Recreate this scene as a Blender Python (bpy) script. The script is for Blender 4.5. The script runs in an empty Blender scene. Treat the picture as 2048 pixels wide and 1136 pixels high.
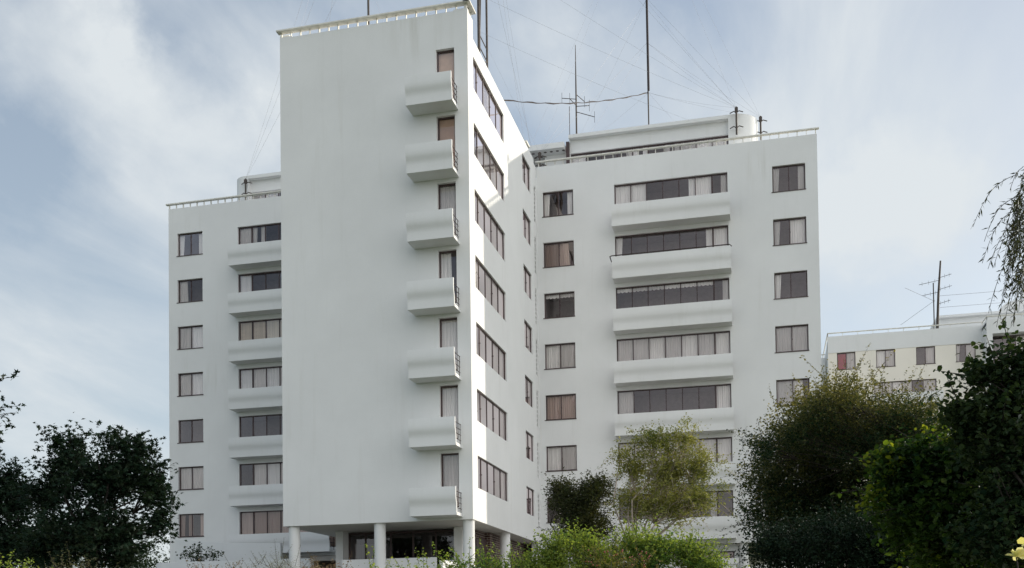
import bpy, bmesh, math, random
import numpy as np
from mathutils import Vector, Matrix
random.seed(7); rng = np.random.default_rng(7)
S = bpy.context.scene
COL = S.collection
R = math.radians

# ------------------------------------------------------------------ camera
F, PY, YAW, PITCH, ROLL = 2090.5, 1203.1, -0.2398, 0.0263, -0.0126
fwd = np.array([math.sin(YAW)*math.cos(PITCH), math.cos(YAW)*math.cos(PITCH), math.sin(PITCH)])
rt0 = np.array([math.cos(YAW), -math.sin(YAW), 0]); up0 = np.cross(rt0, fwd)
rt = rt0*math.cos(ROLL)+up0*math.sin(ROLL); up = -rt0*math.sin(ROLL)+up0*math.cos(ROLL)
cd = bpy.data.cameras.new('camera'); cam = bpy.data.objects.new('camera', cd); COL.objects.link(cam)
cam.matrix_world = Matrix(((rt[0], up[0], -fwd[0], 0), (rt[1], up[1], -fwd[1], 0), (rt[2], up[2], -fwd[2], 0), (0, 0, 0, 1)))
cd.sensor_width = 36; cd.lens = F/2048*36; cd.shift_y = (PY-568)/2048
cd.clip_start = 0.1; cd.clip_end = 6000
S.camera = cam
S.render.resolution_x, S.render.resolution_y = 1024, 568

# ------------------------------------------------------------------ light
SUN = Vector((15, 13.1, 7.7)).normalized()
EL = math.asin(SUN.z); AZ = math.atan2(SUN.x, SUN.y)
ld = bpy.data.lights.new('sun', 'SUN'); ld.energy = 2.15; ld.angle = R(0.6); ld.color = (1.0, 0.91, 0.76)
lo = bpy.data.objects.new('sun', ld); COL.objects.link(lo)
lo.rotation_euler = SUN.to_track_quat('Z', 'Y').to_euler(); lo.location = (40, 40, 60)
S.view_settings.view_transform = 'Standard'; S.view_settings.look = 'None'
S.view_settings.gamma = 1; S.view_settings.exposure = 0.90
S.render.engine = 'CYCLES'
S.cycles.max_bounces = 8; S.cycles.transparent_max_bounces = 12

class NT:
    def __init__(s, tree): s.t = tree; s.n = tree.nodes; s.l = tree.links
    def new(s, typ, **kw):
        n = s.n.new(typ)
        for k, v in kw.items(): setattr(n, k, v)
        return n
    def link(s, a, b): s.l.new(a, b)
    def math(s, op, a, b=None, clamp=False):
        n = s.n.new('ShaderNodeMath'); n.operation = op; n.use_clamp = clamp
        for i, v in enumerate((a, b)):
            if v is None: continue
            if isinstance(v, (int, float)): n.inputs[i].default_value = v
            else: s.l.new(v, n.inputs[i])
        return n.outputs[0]
    def mix(s, f, a, b, typ='MIX'):
        n = s.n.new('ShaderNodeMix'); n.data_type = 'RGBA'; n.blend_type = typ
        for i, v in ((0, f), (6, a), (7, b)):
            if isinstance(v, (int, float)): n.inputs[i].default_value = v
            elif isinstance(v, tuple): n.inputs[i].default_value = (*v, 1) if len(v) == 3 else v
            else: s.l.new(v, n.inputs[i])
        return n.outputs[2]
    def noise(s, vec, scale, detail=5, rough=0.55, dist=0.0):
        n = s.n.new('ShaderNodeTexNoise'); n.inputs['Scale'].default_value = scale
        n.inputs['Detail'].default_value = detail; n.inputs['Roughness'].default_value = rough
        n.inputs['Distortion'].default_value = dist
        if vec is not None: s.l.new(vec, n.inputs['Vector'])
        return n.outputs['Fac']
    def ramp(s, f, stops):
        n = s.n.new('ShaderNodeValToRGB'); s.l.new(f, n.inputs[0]); e = n.color_ramp.elements
        while len(e) < len(stops): e.new(0.5)
        for el, (p, c) in zip(e, stops): el.position = p; el.color = (*c, 1) if len(c) == 3 else c
        return n.outputs[0]

w = bpy.data.worlds.new('World'); S.world = w; w.use_nodes = True
N = NT(w.node_tree); N.n.clear()
out = N.new('ShaderNodeOutputWorld'); bg = N.new('ShaderNodeBackground'); N.link(bg.outputs[0], out.inputs[0])
sky = N.new('ShaderNodeTexSky', sky_type='NISHITA'); sky.sun_disc = False
sky.sun_elevation = EL; sky.sun_rotation = AZ; sky.dust_density = 2.5; sky.air_density = 1.0; sky.ozone_density = 1.5
bg.inputs[1].default_value = 0.10
tc = N.new('ShaderNodeTexCoord'); sep = N.new('ShaderNodeSeparateXYZ'); N.link(tc.outputs['Generated'], sep.inputs[0])
den = N.math('MAXIMUM', N.math('ADD', sep.outputs[2], 0.18), 0.05)
cmb = N.new('ShaderNodeCombineXYZ')
N.link(N.math('DIVIDE', sep.outputs[0], den), cmb.inputs[0]); N.link(N.math('DIVIDE', sep.outputs[1], den), cmb.inputs[1])
mp = N.new('ShaderNodeMapping'); N.link(cmb.outputs[0], mp.inputs[0])
mp.inputs['Location'].default_value = (3.1, 1.7, 0); mp.inputs['Rotation'].default_value = (0, 0, R(25)); mp.inputs['Scale'].default_value = (1.15, 0.5, 1)
c1 = N.noise(mp.outputs[0], 2.6, 10, 0.56, 0.45)
c2 = N.noise(mp.outputs[0], 0.8, 3, 0.5, 0.3)
wn = N.new('ShaderNodeTexNoise'); wn.inputs['Scale'].default_value = 6.0; wn.inputs['Detail'].default_value = 8; wn.inputs['Roughness'].default_value = 0.6; N.link(tc.outputs['Generated'], wn.inputs['Vector'])
wv = N.new('ShaderNodeVectorMath', operation='MULTIPLY_ADD'); N.link(wn.outputs['Color'], wv.inputs[0]); wv.inputs[1].default_value = (0.18, 0.18, 0.18); N.link(tc.outputs['Generated'], wv.inputs[2])
lump = None
def sky_dir(az, el):  # compass angle from +Y towards +X, and height, in degrees
    return (math.sin(R(az))*math.cos(R(el)), math.cos(R(az))*math.cos(R(el)), math.sin(R(el)))
for az, el, rad, amt in [(-39.5, 26.5, .08, 0.177), (-33.8, 24, .085, 0.177), (-34.6, 27.4, .035, 0.113), (-31.5, 30, .07, -0.081), (-38.5, 22, .05, -0.096), (-29.5, 25.5, .07, 0.081), (-36, 12, .17, 0.129), (-30, 21, .08, 0.081), (-10, 29.5, .07, 0.177), (-5, 24.5, .10, 0.113), (-2.6, 29.5, .05, -0.081), (-14, 27, .06, 0.048), (6, 27.5, .16, 0.096), (6.6, 20.5, .05, 0.177), (8, 23.5, .12, 0.065), (11.5, 15.5, .08, -0.065), (4.5, 15, .06, -0.040)]:
    dn = N.new('ShaderNodeVectorMath', operation='DISTANCE'); N.link(wv.outputs[0], dn.inputs[0]); q = sky_dir(az, el); dn.inputs[1].default_value = tuple(c+0.09 for c in q)
    g = N.math('MULTIPLY', N.math('SUBTRACT', 1.0, N.math('DIVIDE', dn.outputs['Value'], rad*1.25), True), amt)
    lump = g if lump is None else N.math('ADD', lump, g)
cl = N.math('ADD', N.math('ADD', N.math('MULTIPLY', c1, 0.62), N.math('ADD', N.math('MULTIPLY', c2, 0.25), 0.04)), lump)
cf = N.ramp(cl, [(0.42, (0.05, 0.05, 0.05)), (0.54, (0.42, 0.42, 0.42)), (0.68, (0.95, 0.95, 0.95))])
grad = N.ramp(sep.outputs[2], [(0.0, (3.8, 4.2, 4.4)), (0.22, (2.75, 3.2, 3.5)), (0.5, (1.9, 2.3, 2.75))])
base = N.mix(0.60, sky.outputs[0], grad)
clear = N.mix(cf, base, (4.05, 4.3, 4.45))
# added brightness, out of view behind and right of the camera, lifts shaded walls
dt = N.math('ADD', N.math('MULTIPLY', sep.outputs[0], 0.92), N.math('MULTIPLY', sep.outputs[1], -0.38))
fill_glow = N.ramp(N.math('ADD', dt, N.math('MULTIPLY', c2, 0.3)), [(0.25, (0, 0, 0)), (0.75, (1, 1, 1))])
N.link(N.mix(fill_glow, clear, (8.4, 8.5, 8.5)), bg.inputs[0])

# ------------------------------------------------------------------ materials
def mat(name):
    m = bpy.data.materials.new(name); m.use_nodes = True; n = NT(m.node_tree); n.n.clear()
    o = n.new('ShaderNodeOutputMaterial'); p = n.new('ShaderNodeBsdfPrincipled'); n.link(p.outputs[0], o.inputs[0])
    return m, n, p, o
def simple(name, col, rough=0.6, metal=0.0, var=0.12, scale=6, bump=0.0):
    m, n, p, o = mat(name)
    t = n.new('ShaderNodeTexCoord'); f = n.noise(t.outputs['Object'], scale, 5)
    a = tuple(c*(1-var) for c in col); b = tuple(min(1, c*(1+var)) for c in col)
    n.link(n.ramp(f, [(0.3, a), (0.7, b)]), p.inputs['Base Color'])
    p.inputs['Roughness'].default_value = rough; p.inputs['Metallic'].default_value = metal
    if bump:
        bn = n.new('ShaderNodeBump'); bn.inputs['Strength'].default_value = bump; bn.inputs['Distance'].default_value = 0.02
        n.link(n.noise(t.outputs['Object'], 40, 4), bn.inputs['Height']); n.link(bn.outputs[0], p.inputs['Normal'])
    return m
def render_wall(name, col, streak=(0.52, 0.51, 0.46), amt=0.20):
    m, n, p, o = mat(name)
    t = n.new('ShaderNodeTexCoord'); v = t.outputs['Object']
    big = n.noise(v, 0.28, 6, 0.6); fine = n.noise(v, 9, 6, 0.7)
    mp = n.new('ShaderNodeMapping'); n.link(v, mp.inputs[0]); mp.inputs['Scale'].default_value = (2.2, 2.2, 0.16)
    st = n.noise(mp.outputs[0], 1.2, 6, 0.65)
    base = n.mix(n.ramp(big, [(0.35, (0, 0, 0)), (0.68, (1, 1, 1))]), tuple(c*0.925 for c in col), col)
    base = n.mix(n.math('MULTIPLY', n.ramp(st, [(0.56, (0, 0, 0)), (0.78, (1, 1, 1))]), amt), base, streak)
    base = n.mix(n.math('MULTIPLY', fine, 0.10), base, tuple(c*0.7 for c in col))
    # a few weathered patches with a place of their own
    for (cx, cy, cz, rad) in ((0.0, 57.6, 24.9, 1.1), (2.4, 57.6, 24.6, 0.8), (-14.5, 42.3, 26.0, 1.6), (-33.0, 57.4, 15.5, 1.2)):
        dn = n.new('ShaderNodeVectorMath', operation='DISTANCE'); n.link(v, dn.inputs[0]); dn.inputs[1].default_value = (cx, cy, cz)
        g = n.math('SUBTRACT', 1.0, n.math('DIVIDE', dn.outputs['Value'], rad), True)
        g = n.math('MULTIPLY', n.math('MULTIPLY', g, n.ramp(st, [(0.44, (0, 0, 0)), (0.62, (1, 1, 1))])), 0.38)
        base = n.mix(g, base, streak)
    n.link(base, p.inputs['Base Color']); p.inputs['Roughness'].default_value = 0.85
    bn = n.new('ShaderNodeBump'); bn.inputs['Strength'].default_value = 0.25; bn.inputs['Distance'].default_value = 0.02
    n.link(n.noise(v, 28, 5, 0.7), bn.inputs['Height']); n.link(bn.outputs[0], p.inputs['Normal'])
    return m
M = {}
M['white'] = render_wall('white_render', (0.785, 0.79, 0.785))
M['cream'] = render_wall('cream_tile', (0.88, 0.83, 0.74), (0.5, 0.45, 0.36))
M['coping'] = simple('coping_paint', (0.70, 0.68, 0.62), 0.6, bump=0.2)
M['frame'] = simple('bronze_frame', (0.060, 0.034, 0.034), 0.45)
M['iron'] = simple('painted_iron', (0.05, 0.035, 0.032), 0.5, 0.3)
M['rust'] = simple('weathered_steel', (0.075, 0.062, 0.055), 0.7, 0.3, 0.3, 3)
M['wire'] = simple('steel_wire', (0.5, 0.5, 0.52), 0.5, 0.5)
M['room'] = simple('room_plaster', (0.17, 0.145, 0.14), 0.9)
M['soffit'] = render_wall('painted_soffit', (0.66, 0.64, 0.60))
M['redcloth'] = simple('red_cloth', (0.45, 0.04, 0.06), 0.8)
M['pot'] = simple('pot', (0.6, 0.55, 0.5), 0.5)
def cloth(name, col, tr=0.35):
    m, n, p, o = mat(name)
    t = n.new('ShaderNodeTexCoord'); mp = n.new('ShaderNodeMapping'); n.link(t.outputs['Object'], mp.inputs[0]); mp.inputs['Scale'].default_value = (14, 14, 0.25)
    f = n.noise(mp.outputs[0], 1.6, 3)
    c = n.ramp(f, [(0.3, tuple(x*0.78 for x in col)), (0.65, col)])
    d = n.new('ShaderNodeBsdfDiffuse'); tl = n.new('ShaderNodeBsdfTranslucent'); mx = n.new('ShaderNodeMixShader'); mx.inputs[0].default_value = tr
    n.link(c, d.inputs[0]); n.link(c, tl.inputs[0]); n.link(d.outputs[0], mx.inputs[1]); n.link(tl.outputs[0], mx.inputs[2]); n.link(mx.outputs[0], o.inputs[0])
    return m
M['curtain'] = cloth('net_curtain', (0.93, 0.91, 0.88), 0.12)
M['drape'] = cloth('brown_drape', (0.50, 0.38, 0.33), 0.1)
M['blind'] = cloth('beige_blind', (0.78, 0.70, 0.57), 0.1)
M['tan'] = simple('tan_blind', (0.66, 0.48, 0.36), 0.8, var=0.05)
def glass(name, tint, refl):
    m, n, p, o = mat(name)
    tr = n.new('ShaderNodeBsdfTransparent'); tr.inputs[0].default_value = (*tint, 1)
    gl = n.new('ShaderNodeBsdfGlossy'); gl.inputs['Roughness'].default_value = 0.015; gl.inputs[0].default_value = (0.97, 0.88, 0.89, 1)
    fr = n.new('ShaderNodeFresnel'); fr.inputs[0].default_value = 1.5
    t = n.new('ShaderNodeTexCoord'); bn = n.new('ShaderNodeBump'); bn.inputs['Strength'].default_value = 0.12; bn.inputs['Distance'].default_value = 0.03
    n.link(n.noise(t.outputs['Object'], 1.1, 2), bn.inputs['Height']); n.link(bn.outputs[0], gl.inputs['Normal'])
    fac = n.math('ADD', n.math('MULTIPLY', fr.outputs[0], 2.1), refl, True)
    mx = n.new('ShaderNodeMixShader'); n.link(fac, mx.inputs[0]); n.link(tr.outputs[0], mx.inputs[1]); n.link(gl.outputs[0], mx.inputs[2]); n.link(mx.outputs[0], o.inputs[0])
    return m
M['glass'] = glass('window_glass', (0.96, 0.95, 0.95), 0.0)
M['darkglass'] = glass('dark_glass', (0.4, 0.4, 0.42), 0.02)
def brick():
    m, n, p, o = mat('dark_brick')
    t = n.new('ShaderNodeTexCoord'); mp = n.new('ShaderNodeMapping'); n.link(t.outputs['Object'], mp.inputs[0])
    mp.inputs['Rotation'].default_value = (R(90), 0, R(90))
    sx = n.new('ShaderNodeSeparateXYZ'); n.link(t.outputs['Object'], sx.inputs[0])
    cb = n.new('ShaderNodeCombineXYZ'); n.link(n.math('ADD', sx.outputs[0], sx.outputs[1]), cb.inputs[0]); n.link(sx.outputs[2], cb.inputs[1])
    b = n.new('ShaderNodeTexBrick'); n.link(cb.outputs[0], b.inputs[0])
    b.inputs['Color1'].default_value = (0.055, 0.028, 0.025, 1); b.inputs['Color2'].default_value = (0.10, 0.05, 0.04, 1); b.inputs['Mortar'].default_value = (0.36, 0.32, 0.28, 1)
    b.inputs['Scale'].default_value = 1; b.inputs['Brick Width'].default_value = 0.33; b.inputs['Row Height'].default_value = 0.11; b.inputs['Mortar Size'].default_value = 0.012
    n.link(b.outputs[0], p.inputs['Base Color']); p.inputs['Roughness'].default_value = 0.8
    return m
M['brick'] = brick()
def leafmat(name, a, b, trans=0.45, tcol=None, gloss=0.10):
    m, n, p, o = mat(name)
    at = n.new('ShaderNodeAttribute', attribute_name='tint')
    c = n.ramp(at.outputs['Fac'], [(0.0, a), (1.0, b)])
    d = n.new('ShaderNodeBsdfDiffuse'); n.link(c, d.inputs[0])
    g = n.new('ShaderNodeBsdfGlossy'); g.inputs['Roughness'].default_value = 0.45; g.inputs[0].default_value = (0.75, 0.8, 0.8, 1)
    lw = n.new('ShaderNodeFresnel'); lw.inputs[0].default_value = 1.35
    m1 = n.new('ShaderNodeMixShader'); n.link(n.math('MULTIPLY', lw.outputs[0], gloss*2), m1.inputs[0]); n.link(d.outputs[0], m1.inputs[1]); n.link(g.outputs[0], m1.inputs[2])
    tl = n.new('ShaderNodeBsdfTranslucent'); tcx = n.mix(1.0, c, tcol or (1.9, 1.75, 0.8), 'MULTIPLY'); n.link(tcx, tl.inputs[0])
    m2 = n.new('ShaderNodeMixShader'); m2.inputs[0].default_value = trans; n.link(m1.outputs[0], m2.inputs[1]); n.link(tl.outputs[0], m2.inputs[2]); n.link(m2.outputs[0], o.inputs[0])
    return m
M['maple'] = leafmat('maple_leaf', (0.007, 0.017, 0.011), (0.015, 0.028, 0.014), 0.12)
M['dark'] = leafmat('dark_leaf', (0.010, 0.027, 0.015), (0.034, 0.052, 0.020), 0.35)
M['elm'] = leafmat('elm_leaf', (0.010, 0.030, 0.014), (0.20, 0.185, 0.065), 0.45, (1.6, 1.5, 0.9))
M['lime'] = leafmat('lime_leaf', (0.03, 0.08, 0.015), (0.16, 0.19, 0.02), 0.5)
M['olive'] = leafmat('olive_leaf', (0.035, 0.060, 0.022), (0.25, 0.185, 0.075), 0.5, (1.6, 1.45, 0.9))
M['birch'] = leafmat('birch_leaf', (0.055, 0.085, 0.025), (0.36, 0.34, 0.11), 0.42, (1.5, 1.5, 0.9))
M['hedge'] = leafmat('hedge_leaf', (0.032, 0.10, 0.035), (0.30, 0.36, 0.08), 0.45)
M['smoke'] = leafmat('brownish_leaf', (0.020, 0.034, 0.014), (0.065, 0.065, 0.030), 0.3)
M['willow'] = leafmat('willow_leaf', (0.020, 0.028, 0.016), (0.045, 0.050, 0.025), 0.3)
M['wheat'] = leafmat('dry_leaf', (0.12, 0.13, 0.06), (0.25, 0.24, 0.13), 0.35, (1.3, 1.25, 0.9))
M['redleaf'] = leafmat('reddish_leaf', (0.09, 0.11, 0.05), (0.30, 0.20, 0.14), 0.3, (1.3, 1.15, 0.9))
M['rosy'] = leafmat('rose_leaf', (0.04, 0.08, 0.03), (0.16, 0.13, 0.05), 0.35)
M['cherry'] = leafmat('cherry_leaf', (0.008, 0.028, 0.011), (0.048, 0.085, 0.013), 0.42)
M['petal'] = leafmat('rose_petal', (0.75, 0.68, 0.20), (0.85, 0.80, 0.42), 0.4, (1.1, 1.1, 0.9))
M['hip'] = simple('rose_hip', (0.30, 0.03, 0.035), 0.5)
M['bark'] = simple('bark', (0.028, 0.021, 0.017), 0.9, 0, 0.35, 12, 0.4)
M['palebark'] = simple('birch_bark', (0.42, 0.34, 0.28), 0.8, 0, 0.4, 8, 0.2)
def ground_mat():
    m, n, p, o = mat('grass_ground')
    t = n.new('ShaderNodeTexCoord'); v = t.outputs['Object']
    a = n.noise(v, 0.15, 6); b = n.noise(v, 9, 6, 0.7)
    c = n.mix(n.ramp(a, [(0.4, (0, 0, 0)), (0.62, (1, 1, 1))]), (0.045, 0.075, 0.02), (0.09, 0.12, 0.035))
    c = n.mix(n.math('MULTIPLY', b, 0.6), c, (0.05, 0.04, 0.025)); n.link(c, p.inputs['Base Color']); p.inputs['Roughness'].default_value = 0.95
    bn = n.new('ShaderNodeBump'); bn.inputs['Strength'].default_value = 0.7; bn.inputs['Distance'].default_value = 0.05; n.link(b, bn.inputs['Height']); n.link(bn.outputs[0], p.inputs['Normal'])
    return m
M['ground'] = ground_mat()

# ------------------------------------------------------------------ mesh helpers
class MB:
    """collects shapes and links them as one mesh object"""
    def __init__(s): s.v = []; s.f = []; s.mi = []
    def add(s, vs, fs, mi=0):
        o = len(s.v); s.v += [tuple(v) for v in vs]; s.f += [tuple(i+o for i in f) for f in fs]; s.mi += [mi]*len(fs)
    def box(s, x0, x1, y0, y1, z0, z1, mi=0):
        s.add([(x0,y0,z0),(x1,y0,z0),(x1,y1,z0),(x0,y1,z0),(x0,y0,z1),(x1,y0,z1),(x1,y1,z1),(x0,y1,z1)],
              [(0,3,2,1),(4,5,6,7),(0,1,5,4),(1,2,6,5),(2,3,7,6),(3,0,4,7)], mi)
    def tube(s, pts, rad, k=6, mi=0, cap=True):
        pts = [Vector(p) for p in pts]; rad = rad if hasattr(rad, '__len__') else [rad]*len(pts)
        o = len(s.v); vs = []
        for i, p in enumerate(pts):
            d = (pts[min(i+1, len(pts)-1)]-pts[max(i-1, 0)]).normalized()
            a = d.cross(Vector((0, 0, 1)) if abs(d.z) < 0.9 else Vector((1, 0, 0))).normalized(); b = d.cross(a)
            for j in range(k):
                t = 2*math.pi*j/k; vs.append(p+(a*math.cos(t)+b*math.sin(t))*rad[i])
        fs = []
        for i in range(len(pts)-1):
            for j in range(k): fs.append((i*k+j, i*k+(j+1) % k, (i+1)*k+(j+1) % k, (i+1)*k+j))
        if cap: fs += [tuple(range(k))[::-1], tuple(range((len(pts)-1)*k, len(pts)*k))]
        s.add(vs, fs, mi)
    def prism(s, poly, axis, a, b, mi=0):
        """poly: 2D points; axis 'x': poly=(y,z); 'z': poly=(x,y)"""
        n = len(poly)
        if axis == 'x': vs = [(a, p, q) for p, q in poly]+[(b, p, q) for p, q in poly]
        elif axis == 'z': vs = [(p, q, a) for p, q in poly]+[(p, q, b) for p, q in poly]
        else: vs = [(p, a, q) for p, q in poly]+[(p, b, q) for p, q in poly]
        fs = [tuple(range(n)), tuple(range(n, 2*n))[::-1]]+[(i, i+n, (i+1) % n+n, (i+1) % n) for i in range(n)]
        s.add(vs, fs, mi)
    def build(s, name, mats, parent=None, smooth=False, fix=True, bevel=0.0):
        me = bpy.data.meshes.new(name); me.from_pydata(s.v, [], s.f)
        for m in (mats if isinstance(mats, list) else [mats]): me.materials.append(m)
        me.polygons.foreach_set('material_index', s.mi)
        if fix:
            bm = bmesh.new(); bm.from_mesh(me); bmesh.ops.recalc_face_normals(bm, faces=bm.faces); bm.to_mesh(me); bm.free()
        if smooth: me.polygons.foreach_set('use_smooth', [True]*len(me.polygons))
        o = bpy.data.objects.new(name, me); COL.objects.link(o)
        if parent: o.parent = parent; o.matrix_parent_inverse = Matrix.Translation(parent.matrix_world.translation).inverted() if parent.type == 'EMPTY' else Matrix.Identity(4)
        if bevel:
            b = o.modifiers.new('bevel', 'BEVEL'); b.width = bevel; b.segments = 2; b.limit_method = 'ANGLE'
        return o
def tag(o, label, cat, group=None, kind=None):
    o['label'] = label; o['category'] = cat
    if group: o['group'] = group
    if kind: o['kind'] = kind
    return o
def empty(name, loc, label, cat, group=None):
    o = bpy.data.objects.new(name, None); COL.objects.link(o); o.location = loc; o.empty_display_size = 0.5
    bpy.context.view_layer.update()
    return tag(o, label, cat, group)
def spot(px, py, Y):
    d = fwd+rt*(px-1024)/F-up*(py-PY)/F
    return d*Y/d[1]
def depth(P): return float(np.dot(P, fwd))

# ------------------------------------------------------------------ terrain
def gz(x, y):
    t = max(0.0, min(1.0, (y-6)/36)); t = t*t*(3-2*t)
    return -1.6+3.2*t+(0.05*math.sin(x*0.7)*math.cos(y*0.5) if y < 39 else 0)
def terrain():
    xs = sorted(set([-1500, -600, -250, -120, -80]+list(np.arange(-60, 41, 2.0))+[60, 100, 250, 600, 1500]))
    ys = sorted(set([-1500, -400, -120, -60, -30]+list(np.arange(-10, 72, 2.0))+[80, 100, 140, 300, 900, 3000]))
    b = MB(); nx = len(xs)
    vs = [(x, y, gz(x, y)-(0.25 if y > 150 else 0)) for y in ys for x in xs]
    fs = [(j*nx+i, j*nx+i+1, (j+1)*nx+i+1, (j+1)*nx+i) for j in range(len(ys)-1) for i in range(nx-1)]
    b.add(vs, fs); o = b.build('ground', M['ground'], smooth=True, fix=False); o['kind'] = 'structure'
terrain()

# ------------------------------------------------------------------ facade machinery
class Plane:
    """u runs along the wall, d goes into the building, z is up"""
    def __init__(s, kind, c): s.k = kind; s.c = c
    def P(s, u, d, z): return (u, s.c+d, z) if s.k == 'front' else (s.c-d, u, z)
    def box(s, b, u0, u1, d0, d1, z0, z1, mi=0):
        a = s.P(u0, d0, z0); c = s.P(u1, d1, z1)
        b.box(min(a[0], c[0]), max(a[0], c[0]), min(a[1], c[1]), max(a[1], c[1]), z0, z1, mi)
def wall_holes(b, pl, u0, u1, z0, z1, holes, rev=0.24, room=1.0, mi=0, rmi=1):
    us = sorted(set([u0, u1]+[h[0] for h in holes]+[h[1] for h in holes]))
    zs = sorted(set([z0, z1]+[h[2] for h in holes]+[h[3] for h in holes]))
    for i in range(len(us)-1):
        for j in range(len(zs)-1):
            uc, zc = (us[i]+us[i+1])/2, (zs[j]+zs[j+1])/2
            if any(h[0] < uc < h[1] and h[2] < zc < h[3] for h in holes): continue
            b.add([pl.P(us[i], 0, zs[j]), pl.P(us[i+1], 0, zs[j]), pl.P(us[i+1], 0, zs[j+1]), pl.P(us[i], 0, zs[j+1])], [(0, 1, 2, 3)], mi)
    for h in holes:
        a, c, p, q = h[:4]; rm = h[4] if len(h) > 4 else room
        loop = [(a, p), (c, p), (c, q), (a, q)]
        for k in range(4):
            (ua, za), (ub, zb) = loop[k], loop[(k+1) % 4]
            b.add([pl.P(ua, 0, za), pl.P(ub, 0, zb), pl.P(ub, rev, zb), pl.P(ua, rev, za)], [(0, 1, 2, 3)], mi)
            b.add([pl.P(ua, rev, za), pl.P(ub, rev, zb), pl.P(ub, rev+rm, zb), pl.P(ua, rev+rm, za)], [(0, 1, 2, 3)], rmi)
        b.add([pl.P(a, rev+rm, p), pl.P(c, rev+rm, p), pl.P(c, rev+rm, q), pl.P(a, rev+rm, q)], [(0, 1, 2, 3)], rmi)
def folds(b, pl, u0, u1, z0, z1, d, lean=0.0, mi=0, amp=0.028):
    n = max(4, int((u1-u0)/0.022)); ph = random.uniform(0, 9); fr = random.uniform(0.8, 1.25)
    vs = []; rows = 3
    for r in range(rows+1):
        z = z0+(z1-z0)*r/rows; g = lean*(1-r/rows)
        for i in range(n+1):
            t = i/n; u = u0+(u1-u0)*t
            wv = math.sin(u*52*fr+ph)+0.6*math.sin(u*23*fr+ph*2+r*0.3)+0.4*math.sin(u*91*fr)
            vs.append(pl.P(u+g*(t), d+amp*wv*0.7*(1-0.25*r/rows), z))
    fs = [(r*(n+1)+i, r*(n+1)+i+1, (r+1)*(n+1)+i+1, (r+1)*(n+1)+i) for r in range(rows) for i in range(n)]
    b.add(vs, fs, mi)
def window(pl, u0, u1, z0, z1, cuts, spec, parent, thick=(), fw=0.06, mw=0.05, d=0.13, sill=True, label=None, kind='window', cmat='curtain', gl='glass', handle=True):
    """cuts: inner mullion positions; spec: one letter per pane"""
    b = MB(); D = 0.06
    pl.box(b, u0, u0+fw, d, d+D, z0, z1); pl.box(b, u1-fw, u1, d, d+D, z0, z1)
    pl.box(b, u0+fw, u1-fw, d, d+D, z0, z0+fw); pl.box(b, u0+fw, u1-fw, d, d+D, z1-fw, z1)
    for i, c in enumerate(cuts):
        m = (0.09 if i in thick else mw)/2
        pl.box(b, c-m, c+m, d+0.003, d+D-0.003, z0+fw, z1-fw)
        if handle and i % 2 == 0: pl.box(b, c+m, c+m+0.015, d-0.015, d+0.01, (z0+z1)/2-0.05, (z0+z1)/2+0.01)
    if sill: pl.box(b, u0-0.05, u1+0.03, -0.03, d, z0-0.035, z0+0.006)
    o = b.build(kind, M['frame'], parent)
    if label: o['label'] = label
    g = MB(); edges = [u0+fw*0.5]+list(cuts)+[u1-fw*0.5]
    for a, c in zip(edges[:-1], edges[1:]):
        t = random.uniform(-0.004, 0.004); t2 = random.uniform(-0.003, 0.003)
        g.add([pl.P(a, d+0.03+t, z0+fw*0.5), pl.P(c, d+0.03-t, z0+fw*0.5), pl.P(c, d+0.03-t+t2, z1-fw*0.5), pl.P(a, d+0.03+t+t2, z1-fw*0.5)], [(0, 1, 2, 3)])
    g.build('pane', M[gl], o)
    cd_ = d+0.13
    def hang(mb): mb.build('curtain', M[cmat], o, fix=False, smooth=cmat not in ('tan', 'blind'))
    def drape(a0, a1, lean=0.0): q = MB(); folds(q, pl, a0, a1, z0+0.05, z1-0.05, cd_, lean); hang(q)
    for k, ch in enumerate(spec):
        a, e = edges[k], edges[k+1]; wd = e-a
        zt, zb = z1-0.05, z0+0.05
        if ch == 'C': drape(a, e)
        elif ch == 'l': drape(a, a+wd*0.42, -0.08)
        elif ch == 'r': drape(e-wd*0.42, e)
        elif ch == 'H': drape(a, a+wd*0.62, 0.06)
        elif ch == 'X': drape(a, a+wd*0.36, -0.05); drape(e-wd*0.36, e)
        elif ch == 'F':
            c = MB(); n = 24; vs = []
            for i in range(n+1):
                t = i/n; u = a+wd*t; vs += [pl.P(u, cd_-0.01+0.02*math.sin(t*40), zt), pl.P(u, cd_-0.01+0.02*math.sin(t*40), zt-0.17-0.05*abs(math.sin(t*math.pi*4)))]
            c.add(vs, [(2*i, 2*i+1, 2*i+3, 2*i+2) for i in range(n)]); hang(c)
        elif ch == 'B' or ch == 'T':
            c = MB(); n = 18; vs = []
            for i in range(n+1):
                z = zb+(zt-zb)*i/n; dd = cd_-0.02+(0.012 if i % 2 else 0)*(ch == 'B')
                vs += [pl.P(a, dd, z), pl.P(e, dd, z)]
            c.add(vs, [(2*i, 2*i+1, 2*i+3, 2*i+2) for i in range(n)]); hang(c)
        elif ch == 'P':
            extra = MB(); cx = (a+e)/2+random.uniform(-.15, .15)
            for q in range(26):
                ang = random.uniform(0, 6.28); h = random.uniform(0.12, 0.5); sp = random.uniform(0.03, 0.2); r_ = 0.035
                x = cx+math.cos(ang)*sp; dd = cd_+0.02+0.12*math.sin(ang)*sp
                extra.add([pl.P(cx, cd_, zb+0.1), pl.P(x-r_, dd, zb+h*0.7), pl.P(x, dd, zb+h+0.06), pl.P(x+r_, dd+0.02, zb+h*0.72)], [(0, 1, 2, 3)])
            pl.box(extra, cx-0.07, cx+0.07, cd_-0.07, cd_+0.07, z0+0.04, zb+0.13, 1)
            extra.build('pot_plant', [M['lime'], M['pot']], o, fix=False)
    return o
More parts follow.
